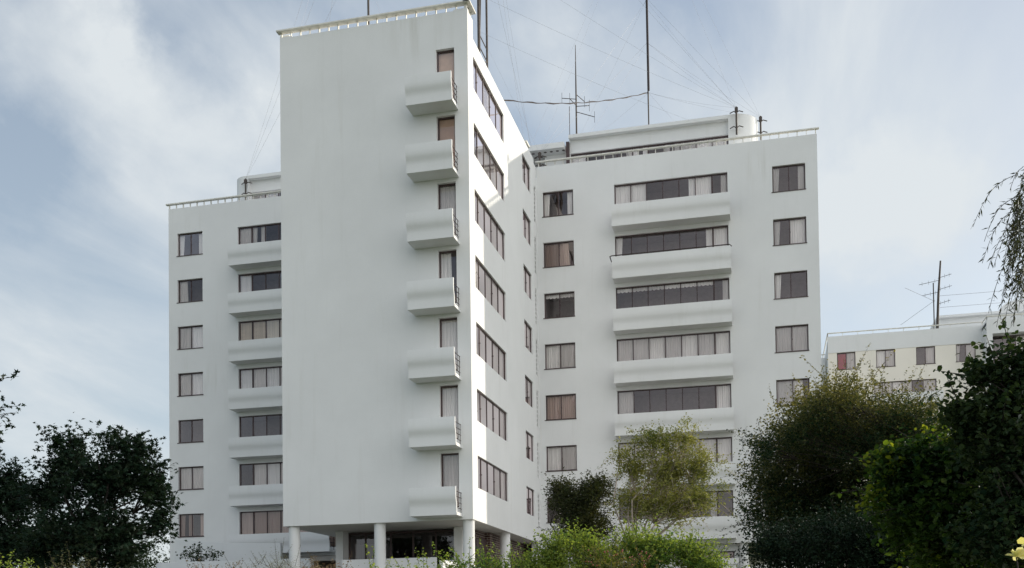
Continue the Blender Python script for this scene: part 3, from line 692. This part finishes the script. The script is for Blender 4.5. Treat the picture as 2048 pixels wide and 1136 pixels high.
wires(mF, [(E2, A3), ((-19.5, 50, 40), A3), ((-19.5, 50, 36), A3), (E2, (-30, 64, 28.6)), (E2, A4), (E2, (-20.2, 43, 26.7)), ((-19.5, 50, 34), (-16, 43.5, 26.7)), (E2, (-13, 44, 26.7))], sag=0.15)
wires(mT, [(E1, A1), ((-13, 47.9, 30.6), A1), ((-13, 47.9, 33), A1), ((-13, 49.4, 38), (-12.2, 56, 26)), ((-13, 49.4, 34), (-12.2, 57, 26)), (E1, (-12.2, 54, 26)), (E1, A2), ((-13, 47.9, 28.8), (-3, 60, 28.6)), ((-13, 47.9, 30.6), (-18, 43.4, 26.7))], sag=0.15)
# aerial of the far block
f1 = mast('television_aerial', [(14.45, 94.5, 24.6), (14.62, 94.5, 28), (14.85, 94.5, 30.9)], [0.12, 0.1, 0.07], 'tall leaning aerial mast on the far cream block', 'aerial')
b = MB(); b.tube([(14.2, 94.3, 24.6), (14.2, 94.3, 29)], 0.05, 6); b.build('pole', M['rust'], f1)
for z, dx in [(29.2, -1.2), (28.2, -1.0), (29.4, 0.8), (28.4, 0.8), (27.2, 0.7)]:
    arm(f1, (14.6, 94.4, z), (14.6+dx*1.3, 94.2, z+0.25*dx), 3, 0.35, 0.02)
wires(f1, [((14.7, 94.5, 27.9), (26, 97, 28.6)), ((14.7, 94.5, 26.9), (26, 97, 27.6)), ((14.3, 94.3, 27.5), (11.5, 94.3, 25.6)), ((14.3, 94.3, 27.4), (12, 95, 29))], r=0.016)

# ------------------------------------------------------------------ vegetation
def leaf_tpl(kind):
    if kind == 'oval':      # folded along the midrib
        v = np.array([(0, 0, 0), (0.33, 0.45, 0.10), (0, 1, -0.05), (-0.33, 0.45, 0.10)]); f = [(0, 1, 2), (0, 2, 3)]
    elif kind == 'lance':
        v = np.array([(0, 0, 0), (0.10, 0.4, 0.02), (0, 1, -0.08), (-0.10, 0.4, 0.02)]); f = [(0, 1, 2), (0, 2, 3)]
    elif kind == 'broad':
        v = np.array([(0, 0, 0), (0.30, 0.12, 0.06), (0.42, 0.42, 0.12), (0.24, 0.78, 0.06), (0, 1.02, -0.10), (-0.24, 0.78, 0.06), (-0.42, 0.42, 0.12), (-0.30, 0.12, 0.06), (0, 0.45, 0)])
        f = [(8, 0, 1), (8, 1, 2), (8, 2, 3), (8, 3, 4), (8, 4, 5), (8, 5, 6), (8, 6, 7), (8, 7, 0)]
    elif kind == 'maple':
        a = [(-90, .06), (-50, .32), (-10, .55), (15, .28), (40, .62), (62, .30), (90, .72), (118, .30), (140, .62), (165, .28), (190, .55), (230, .32)]
        v = np.array([(r*math.cos(R(t)), 0.35+r*math.sin(R(t)), -0.15*r) for t, r in a]+[(0, 0.35, 0.0)]); f = [(12, i, (i+1) % 12) for i in range(12)]
    elif kind == 'petal':
        v = np.array([(0, 0, 0), (0.35, 0.35, 0.18), (0.40, 0.8, 0.12), (0, 1.0, 0.0), (-0.40, 0.8, 0.12), (-0.35, 0.35, 0.18), (0, 0.55, 0.0)])
        f = [(6, 0, 1), (6, 1, 2), (6, 2, 3), (6, 3, 4), (6, 4, 5), (6, 5, 0)]
    return v, np.array(f)
def leaves(name, P, size, kind, m, parent, up=0.6, tint=None, dirs=None, jit=0.35):
    """P: leaf base points (n,3); every leaf is a small folded face"""
    n = len(P); v, f = leaf_tpl(kind)
    nor = rng.normal(size=(n, 3)); nor[:, 2] = np.abs(nor[:, 2])+up; nor /= np.linalg.norm(nor, axis=1)[:, None]
    d = rng.normal(size=(n, 3)) if dirs is None else dirs+rng.normal(size=(n, 3))*jit
    d -= nor*np.sum(d*nor, 1)[:, None]; d /= np.linalg.norm(d, axis=1)[:, None]+1e-9
    s_ = np.cross(d, nor); sz = size*rng.uniform(0.55, 1.2, n)
    V = P[:, None, :]+sz[:, None, None]*(v[None, :, 0, None]*s_[:, None, :]+v[None, :, 1, None]*d[:, None, :]+v[None, :, 2, None]*nor[:, None, :])
    V = V.reshape(-1, 3).astype(np.float32); k = len(v)
    Fc = (f[None]+np.arange(n)[:, None, None]*k).reshape(-1, 3)
    me = bpy.data.meshes.new(name); me.vertices.add(len(V)); me.vertices.foreach_set('co', V.ravel())
    me.loops.add(Fc.size); me.loops.foreach_set('vertex_index', Fc.ravel().astype(np.int32))
    me.polygons.add(len(Fc)); me.polygons.foreach_set('loop_start', (np.arange(len(Fc))*3).astype(np.int32))
    me.update(calc_edges=True)
    t = rng.uniform(0, 1, n) if tint is None else np.clip(tint+rng.normal(size=n)*0.18, 0, 1)
    at = me.attributes.new('tint', 'FLOAT', 'POINT'); at.data.foreach_set('value', np.repeat(t, k).astype(np.float32))
    me.materials.append(M[m]); o = bpy.data.objects.new(name, me); COL.objects.link(o)
    if parent: o.parent = parent; o.matrix_parent_inverse = Matrix.Translation(parent.matrix_world.translation).inverted()
    return o
def blob(px, py, Y, rx, ry, dr=None):
    """an ellipsoid of crown: centre, radii (from apparent size at that distance)"""
    c = spot(px, py, Y); k = depth(c)/F
    return (c, np.array([rx*k, (dr or rx*k), ry*k]))
def plant(name, label, cat, blobs, ncl, per, size, kind, m, base=None, sig=0.22, bark='bark', up=0.5, shell=0.55, droop=0.0, trunk_r=0.12, toplight=0.0, group=None, zfloor=None, sprigs=0, upright=0.0, twig=0.008, limbs=True, elong=1.0, tips=(), hg=0.0):
    C = np.array([q[0] for q in blobs]); Rr = np.array([q[1] for q in blobs])
    vol = Rr[:, 0]*Rr[:, 2]; pr = vol/vol.sum()
    if base is None:
        mc = (C*pr[:, None]).sum(0); base = (mc[0], mc[1])
    bz = gz(*base); root = empty(name, (base[0], base[1], bz), label, cat, group)
    # clusters of leaves, biased to the outside of each blob
    idx = rng.choice(len(blobs), ncl, p=pr); dv = rng.normal(size=(ncl, 3)); dv /= np.linalg.norm(dv, axis=1)[:, None]
    rad = shell+(1.05-shell)*rng.uniform(0, 1, ncl)**0.7; rad[rng.uniform(size=ncl) < 0.3] *= rng.uniform(0.3, 0.9)
    K = C[idx]+dv*Rr[idx]*rad[:, None]
    ok = K[:, 2] > np.array([gz(x, y) for x, y in K[:, :2]])+0.15
    K = K[ok]; idx = idx[ok]; dv = dv[ok]; n = len(K)
    ax = dv.copy(); ax[:, 2] = ax[:, 2]*0.6+upright-droop; ax /= np.linalg.norm(ax, axis=1)[:, None]
    cs = sig*rng.uniform(0.5, 1.5, n)
    npp = rng.poisson(per, n)+1; rep = np.repeat(np.arange(n), npp); m_ = len(rep)
    off = rng.normal(size=(m_, 3))*0.5; off *= cs[rep][:, None]
    al = rng.uniform(-1, 1.1, m_)*elong
    P = K[rep]+off+ax[rep]*(al*cs[rep])[:, None]
    if sprigs:  # thin shoots that break the outline
        q = rng.choice(n, min(n, sprigs), replace=False, p=None); SP = []; SD_ = []
        tw = MB()
        for i in q:
            L = sig*rng.uniform(2.0, 4.5); dd = ax[i]+rng.normal(size=3)*0.35; dd[2] += upright*0.5; dd /= np.linalg.norm(dd)
            pts = [K[i]+dd*L*t+np.array([0, 0, -droop*L*t*t*0.8]) for t in np.linspace(0, 1, 5)]
            tw.tube(pts, [twig, twig, twig*.8, twig*.6, twig*.3], 3, cap=False)
            for t in np.linspace(0.1, 1, int(8+L/size*1.2)): SP.append(K[i]+dd*L*t+np.array([0, 0, -droop*L*t*t*0.8])+rng.normal(size=3)*size*0.25)
        P = np.vstack([P, np.array(SP)])
    else: tw = MB()
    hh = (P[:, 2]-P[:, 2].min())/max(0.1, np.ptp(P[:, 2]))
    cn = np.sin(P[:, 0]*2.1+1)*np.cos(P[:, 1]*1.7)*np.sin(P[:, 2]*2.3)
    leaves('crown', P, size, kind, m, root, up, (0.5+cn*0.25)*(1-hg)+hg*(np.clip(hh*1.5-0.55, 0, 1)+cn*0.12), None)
    for (c, r_), nn, mm in tips:  # sunlight on the tips is put in as a brighter leaf colour
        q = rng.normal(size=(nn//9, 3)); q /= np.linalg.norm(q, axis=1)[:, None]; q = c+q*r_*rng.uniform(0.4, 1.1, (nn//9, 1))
        leaves('lit_tint_leaves', np.repeat(q, 9, axis=0)+rng.normal(size=(len(q)*9, 3))*sig*0.4, size*0.9, kind, mm, root, up)
    # woody frame: trunk, limbs to the blobs, twigs to the clusters
    t = MB(); top = C[:, 2].mean(); bx, by = base
    lean = rng.normal(size=2)*0.1
    fork = np.array([bx+lean[0], by+lean[1], bz+(top-bz)*0.42])
    t.tube([(bx, by, bz-0.1), (bx+lean[0]*.3, by+lean[1]*.3, bz+(top-bz)*0.2), tuple(fork)], [trunk_r*1.35, trunk_r*1.05, trunk_r*0.85], 10)
    t.build('trunk', M[bark], root, smooth=True)
    for j in range(len(blobs)):
        c = C[j]; mid = fork*0.5+c*0.5+rng.normal(size=3)*0.12*np.linalg.norm(c-fork)
        tw.tube([tuple(fork), tuple(mid), tuple(c)], [trunk_r*0.5, trunk_r*0.3, trunk_r*0.1], 6)
    if limbs:
        sel = rng.choice(n, min(n, 260), replace=False)
        for i in sel:
            c = C[idx[i]]; a = fork*0.15+c*0.85 if rng.uniform() < .6 else c+(fork-c)*0.35
            mid = (a+K[i])/2+rng.normal(size=3)*0.08*np.linalg.norm(K[i]-a)
            tw.tube([tuple(a), tuple(mid), tuple(K[i])], [trunk_r*0.16+0.004, trunk_r*0.09+0.003, 0.003], 4, cap=False)
    tw.build('branches', M[bark], root, fix=False, smooth=True)
    return root

# dark maple at the left, nearer than the building
plant('maple_tree', 'big dark maple tree standing left of the apartment block', 'tree',
      [blob(200, 960, 30, 105, 85), blob(130, 930, 30, 55, 60), blob(270, 930, 30, 55, 55), blob(140, 880, 30, 26, 26), blob(225, 882, 30, 26, 26), blob(285, 898, 30, 26, 26), blob(310, 980, 30, 36, 50), blob(95, 990, 30, 45, 55),
       blob(200, 1060, 30, 135, 75), blob(318, 1040, 30, 24, 34), blob(120, 1100, 30, 90, 50), blob(250, 1110, 30, 70, 40)],
      760, 28, 0.16, 'maple', 'maple', sig=0.24, shell=0.2, trunk_r=0.12, sprigs=60, upright=0.3)
plant('sycamore_tree', 'dark tree cut by the left edge behind the big maple', 'tree',
      [blob(-40, 1000, 34, 90, 75), blob(30, 990, 34, 50, 55), blob(20, 1080, 34, 80, 60), blob(60, 1100, 34, 60, 45), blob(-60, 1090, 34, 80, 60)],
      560, 30, 0.17, 'maple', 'maple', sig=0.3, shell=0.2, trunk_r=0.15, sprigs=20)
plant('maple_tree', 'near maple at the left edge with only a few leaf tips in view', 'tree',
      [blob(-70, 830, 16, 75, 60), blob(-90, 760, 16, 70, 60), blob(-110, 930, 16, 80, 70)], 110, 14, 0.11, 'maple', 'maple', base=(-15.5, 16), sig=0.14, shell=0.5, trunk_r=0.12, sprigs=14)
# small shrub on the terrace
plant('shrub', 'small dark leaved shrub on the terrace in front of the curved white wall', 'shrub',
      [blob(398, 1112, 50.5, 40, 20), blob(372, 1100, 50.5, 12, 8), blob(425, 1103, 50.5, 12, 10)], 34, 12, 0.14, 'oval', 'dark', sig=0.17, shell=0.3, trunk_r=0.03, sprigs=14, upright=0.2)
# birch
plant('birch_tree', 'airy yellow green birch in front of the right wing', 'tree',
      [blob(1335, 945, 26, 82, 85), blob(1310, 880, 26, 45, 36), blob(1375, 880, 26, 36, 40), blob(1400, 940, 26, 52, 52), blob(1265, 940, 26, 50, 45), blob(1330, 1010, 26, 105, 48), blob(1240, 910, 26, 22, 20), blob(1395, 1000, 26, 55, 35), blob(1270, 1010, 26, 45, 45)],
      1050, 24, 0.06, 'oval', 'birch', base=(-3.3, 26), sig=0.13, shell=0.15, bark='palebark', trunk_r=0.06, sprigs=190, droop=0.25, upright=0.1, twig=0.006)
plant('smoke_bush', 'brownish loose shrub between the tower corner and the birch', 'shrub',
      [blob(1160, 1010, 27, 62, 42), blob(1120, 980, 27, 26, 24), blob(1190, 975, 27, 30, 26), blob(1170, 1060, 27, 62, 40)],
      820, 26, 0.062, 'oval', 'smoke', sig=0.15, shell=0.15, trunk_r=0.05, sprigs=90, upright=0.2)
plant('elm_tree', 'dark dense tree with olive and rust tips at the right end of the block', 'tree',
      [blob(1600, 960, 44, 115, 130, 2.6), blob(1700, 900, 44, 120, 110, 2.6), blob(1800, 900, 44, 90, 90, 2.6), blob(1640, 850, 44, 90, 70, 2.6), blob(1540, 1010, 44, 60, 70, 2.6), blob(1680, 1040, 44, 170, 90, 2.6)],
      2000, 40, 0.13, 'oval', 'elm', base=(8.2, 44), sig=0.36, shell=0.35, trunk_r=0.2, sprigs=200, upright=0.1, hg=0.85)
plant('hawthorn_tree', 'olive and rust tinted top of a loose tree before the cream block', 'tree',
      [blob(1690, 800, 40, 70, 50, 2.2), blob(1640, 840, 40, 55, 45, 2.2), blob(1790, 830, 40, 75, 55, 2.2), blob(1850, 860, 40, 50, 45, 2.2), blob(1590, 870, 40, 45, 40, 2.2), blob(1530, 900, 40, 30, 40, 2.2), blob(1740, 890, 40, 120, 50, 2.0)],
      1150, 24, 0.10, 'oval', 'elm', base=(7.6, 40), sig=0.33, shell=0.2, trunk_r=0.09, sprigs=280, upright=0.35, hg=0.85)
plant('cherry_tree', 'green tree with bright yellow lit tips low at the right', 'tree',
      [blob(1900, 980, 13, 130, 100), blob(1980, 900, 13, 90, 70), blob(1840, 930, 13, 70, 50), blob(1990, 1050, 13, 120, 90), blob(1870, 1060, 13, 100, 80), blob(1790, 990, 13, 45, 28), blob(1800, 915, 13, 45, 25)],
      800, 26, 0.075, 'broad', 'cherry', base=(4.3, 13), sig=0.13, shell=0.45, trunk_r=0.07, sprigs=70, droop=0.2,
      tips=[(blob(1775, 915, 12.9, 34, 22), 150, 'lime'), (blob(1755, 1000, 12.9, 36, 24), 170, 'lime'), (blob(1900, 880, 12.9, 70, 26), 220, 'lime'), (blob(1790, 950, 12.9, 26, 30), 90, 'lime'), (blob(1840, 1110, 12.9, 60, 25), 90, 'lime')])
plant('lilac_tree', 'tall dark broad leaved tree rising along the right edge', 'tree',
      [blob(2030, 800, 11.5, 62, 78), blob(1960, 745, 11.5, 24, 26), blob(2062, 735, 11.5, 42, 48), blob(2000, 880, 11.5, 90, 70), blob(1935, 830, 11.5, 45, 45), blob(2060, 950, 11.5, 80, 90), blob(2040, 1060, 11.5, 110, 80)],
      700, 20, 0.065, 'broad', 'dark', base=(4.9, 11.5), sig=0.12, shell=0.35, trunk_r=0.06, sprigs=60, upright=0.2)
# the dark mass of shrubs under the right-hand trees
plant('holly_bush', 'dense dark bush filling the ground below the elm', 'shrub',
      [blob(1700, 1090, 34, 190, 70, 1.8), blob(1560, 1090, 34, 70, 35, 1.8), blob(1850, 1100, 34, 120, 70, 1.8)], 1200, 36, 0.11, 'oval', 'maple', sig=0.3, shell=0.3, trunk_r=0.05, sprigs=60)

# weeping willow twigs hanging in from the right
def willow():
    bx, by = 5.9, 12.5; root = empty('willow_tree', (bx, by, gz(bx, by)), 'weeping willow with hanging narrow leaves at the upper right edge', 'tree')
    t = MB(); topz = spot(2100, 300, 13)[2]
    t.tube([(bx, by, gz(bx, by)-0.1), (bx+0.05, by, 1.5), (bx-0.1, by, 3.5), (bx-0.15, by+.1, topz)], [0.16, 0.13, 0.1, 0.04], 10); t.build('trunk', M['bark'], root, smooth=True)
    tw = MB(); Pl = []; Dl = []
    starts = []
    for i in range(62):
        px = 2036+abs(rng.normal())*34; py = rng.uniform(330, 560); starts.append((px, py, rng.uniform(60, 120), rng.uniform(-0.9, -0.15)))
    starts += [(2035, 348, 95, -1.6), (2030, 395, 80, -1.3), (2035, 418, 100, -1.2), (2040, 400, 70, -0.8), (2045, 440, 90, -1.3), (2045, 480, 120, -0.6), (2020, 470, 60, -0.9), (2030, 560, 90, -0.7), (2040, 500, 120, -0.9), (2045, 335, 40, -1.0)]
    for px, py, L, sl in starts:
        Y = 12.7+rng.uniform(-.5, .5); p = spot(px, py, Y); k = depth(p)/F; L *= k; pts = []
        dx = sl*0.55; 
        for j in range(9):
            s = j/8; pts.append(p+np.array([dx*L*(s**0.75), 0.05*math.sin(j), -L*(0.25*s+0.75*s*s)]))
        tw.tube(pts, [0.004]*6+[0.003]*3, 3, cap=False)
        for j in range(int(L/0.022)):
            s = j/(L/0.022)*8; i0 = min(7, int(s)); q = pts[i0]+(pts[i0+1]-pts[i0])*(s-i0); d = pts[i0+1]-pts[i0]; d = d/np.linalg.norm(d)
            Pl.append(q); Dl.append(d+np.array([rng.choice([-.5, .5]), rng.uniform(-.4, .4), -.1]))
    # boughs from trunk to the strand starts
    for px, py, L, sl in starts[::6]:
        p = spot(px, py, 12.7); tw.tube([(bx-0.15, by+.1, topz-0.4), tuple((np.array([bx-0.15, by, topz])+p)/2+np.array([0, 0, .15])), tuple(p)], [0.03, 0.018, 0.005], 4, cap=False)
    tw.build('branches', M['bark'], root, fix=False)
    leaves('crown', np.array(Pl), 0.085, 'lance', 'willow', root, 0.1, None, np.array(Dl), 0.15)
willow()

# hedge row close to the camera: separate shrubs
def bush(label, blobs, m, ncl=170, per=28, size=0.045, kind='oval', name='shrub', sig=0.10, sprigs=60, upright=0.6, shell=0.3, group='shrubs along the front bed', **k):
    return plant(name, label, 'shrub', blobs, ncl, per, size, kind, m, sig=sig, shell=shell, trunk_r=0.03, sprigs=sprigs, upright=upright, group=group, limbs=False, twig=0.004, **k)
bush('bright green upright shrub at the left end of the big green clump', [blob(1105, 1130, 15, 48, 50), blob(1120, 1092, 15, 28, 24), blob(1080, 1150, 15, 40, 50)], 'hedge', 220)
bush('tall bright green shrub in the middle of the big clump below the brown shrub', [blob(1180, 1120, 15.3, 52, 50), blob(1160, 1085, 15.3, 34, 20), blob(1215, 1130, 15.3, 45, 45)], 'hedge', 260)
bush('green shrub below the birch trunk', [blob(1290, 1120, 15.1, 50, 48), blob(1265, 1085, 15.1, 26, 22), blob(1320, 1100, 15.1, 32, 26)], 'hedge', 240)
bush('yellow green shrub at the right end of the big clump', [blob(1390, 1120, 15.4, 45, 38), blob(1370, 1098, 15.4, 30, 22), blob(1420, 1140, 15.4, 36, 30)], 'hedge', 200)
bush('pale sprouting shrub at the foot of the tower corner column', [blob(935, 1150, 15, 45, 32), blob(910, 1135, 15, 18, 14), blob(975, 1150, 15, 30, 26)], 'hedge', 90, 14)
bush('sprouting shrub left of the big green clump', [blob(1020, 1150, 15.2, 40, 30), blob(1045, 1140, 15.2, 20, 20)], 'hedge', 70, 14)
bush('thin green shoots before the parapet wall', [blob(850, 1160, 15, 60, 32), blob(750, 1160, 15, 30, 26)], 'hedge', 55, 10, sprigs=26)
bush('straw coloured feathery shrub in front of the leftmost column', [blob(545, 1150, 16, 45, 34), blob(500, 1150, 16, 30, 28), blob(585, 1150, 16, 25, 30)], 'wheat', 150, 22, 0.032, 'lance', sprigs=36, upright=0.6)
bush('reddish clipped shrub between the left and middle columns', [blob(650, 1153, 16, 50, 28), blob(615, 1155, 16, 30, 24), blob(688, 1160, 16, 24, 24)], 'redleaf', 170, 18, 0.035, sprigs=20)
bush('dry tufted plant at the left below the garden wall', [blob(440, 1165, 16.5, 45, 34), blob(400, 1168, 16.5, 40, 30)], 'redleaf', 90, 14, 0.035, sprigs=30)
bush('thin dry twiggy plant at the foot of the big maple', [blob(130, 1155, 14, 60, 24), blob(200, 1158, 14, 30, 22)], 'wheat', 70, 16, 0.04, 'lance', sprigs=36, upright=0.8)
bush('light green shrub in the bottom left corner', [blob(10, 1168, 13, 32, 32), blob(45, 1168, 13, 22, 24)], 'hedge', 80, 16, 0.05)

# rose bush with red hips in front of the green clump
def roses():
    r = bush('rose bush with red hips low in front of the green clump', [blob(1215, 1150, 13, 50, 34), blob(1195, 1120, 13, 20, 20), blob(1265, 1150, 13, 40, 26)], 'rosy', 80, 10, 0.04, name='rose_bush', group=None, sprigs=40, upright=0.5)
    b = MB()
    for i in range(34):
        c = spot(rng.uniform(1170, 1300), rng.uniform(1100, 1134), 12.8+rng.uniform(-.2, .2)); q = bmesh.new(); bmesh.ops.create_icosphere(q, subdivisions=1, radius=0.009)
        b.add([tuple(np.array(v.co)+c) for v in q.verts], [tuple(v.index for v in f.verts) for f in q.faces]); q.free()
    b.build('rose_hip', M['hip'], r, smooth=True)
    # pale yellow garden rose close by at the right edge
    c = spot(2033, 1114, 6.0); root = empty('rose_bush', (c[0]+0.1, c[1], gz(c[0], c[1])), 'pale yellow rose in bloom at the bottom right corner', 'rose')
    P, D = [], []
    for ring, (k, rr, tilt) in enumerate([(6, 0.010, 0.35), (5, 0.008, 0.9), (4, 0.004, 1.6)]):
        for i in range(k):
            a = 2*math.pi*i/k+ring*0.5; D.append([math.cos(a), math.sin(a), tilt]); P.append([c[0]+rr*math.cos(a), c[1]+rr*math.sin(a), c[2]])
    c2 = c+np.array([0.07, 0.02, 0.07])
    for i in range(5):
        a = 2*math.pi*i/5; D.append([math.cos(a), math.sin(a), 0.8]); P.append([c2[0]+.006*math.cos(a), c2[1]+.006*math.sin(a), c2[2]])
    leaves('flower', np.array(P), 0.052, 'petal', 'petal', root, 0.4, None, np.array(D, float), 0.08)
    t = MB(); t.tube([(c[0]+0.1, c[1], gz(c[0], c[1])), (c[0]+0.05, c[1], c[2]-0.5), tuple(c)], [0.01, 0.007, 0.004], 5)
    t.tube([(c[0]+0.05, c[1], c[2]-0.5), tuple(c2)], [0.006, 0.004], 5); t.build('stem', M['bark'], root)
    Lp = np.array([c+np.array([rng.uniform(-.04, .22), rng.uniform(-.1, .1), -abs(rng.normal())*0.3-0.04]) for _ in range(60)])
    leaves('foliage', Lp, 0.05, 'oval', 'dark', root, 0.5)
roses()

# plants beyond the open ground storeys and the far hedge at the left
plant('hedge', 'dark hedge beyond the open ground storey of the right wing', 'hedge',
      [(np.array([x, 76+0.3*i, 2.9]), np.array([2.9, 1.6, 2.9])) for i, x in enumerate((-1.5, 2, 5.5, 9, 12.5))], 1300, 34, 0.15, 'oval', 'dark', sig=0.35, shell=0.3, trunk_r=0.05)
plant('hedge', 'tall dark hedge far behind the big maple at the left', 'hedge',
      [(np.array([x, 72+0.5*i, 4.6]), np.array([4.5, 2, 4.2])) for i, x in enumerate((-70, -63, -56, -49, -43, -39))], 900, 34, 0.22, 'oval', 'dark', sig=0.6, shell=0.3, trunk_r=0.08)
plant('hedge', 'dark hedge in the gap behind the left column', 'hedge',
      [(np.array([x, 61.5, 2.4]), np.array([1.6, 0.8, 1.3])) for x in (-30, -27.5, -25, -22.5)], 260, 24, 0.13, 'oval', 'dark', sig=0.3, shell=0.3, trunk_r=0.05)
b = MB(); b.add([(-34, 40.5, 1.62), (-1.5, 40.5, 1.62), (-1.5, 63, 1.62), (-34, 63, 1.62)], [(0, 1, 2, 3)]); b.box(-34, -1.5, 40.4, 40.5, 0.8, 1.62)
o = b.build('terrace', simple('bounce_paving', (0.22, 0.21, 0.19), 0.9), fix=False); o['kind'] = 'structure'  # unseen paving, added to bounce light up onto the walls
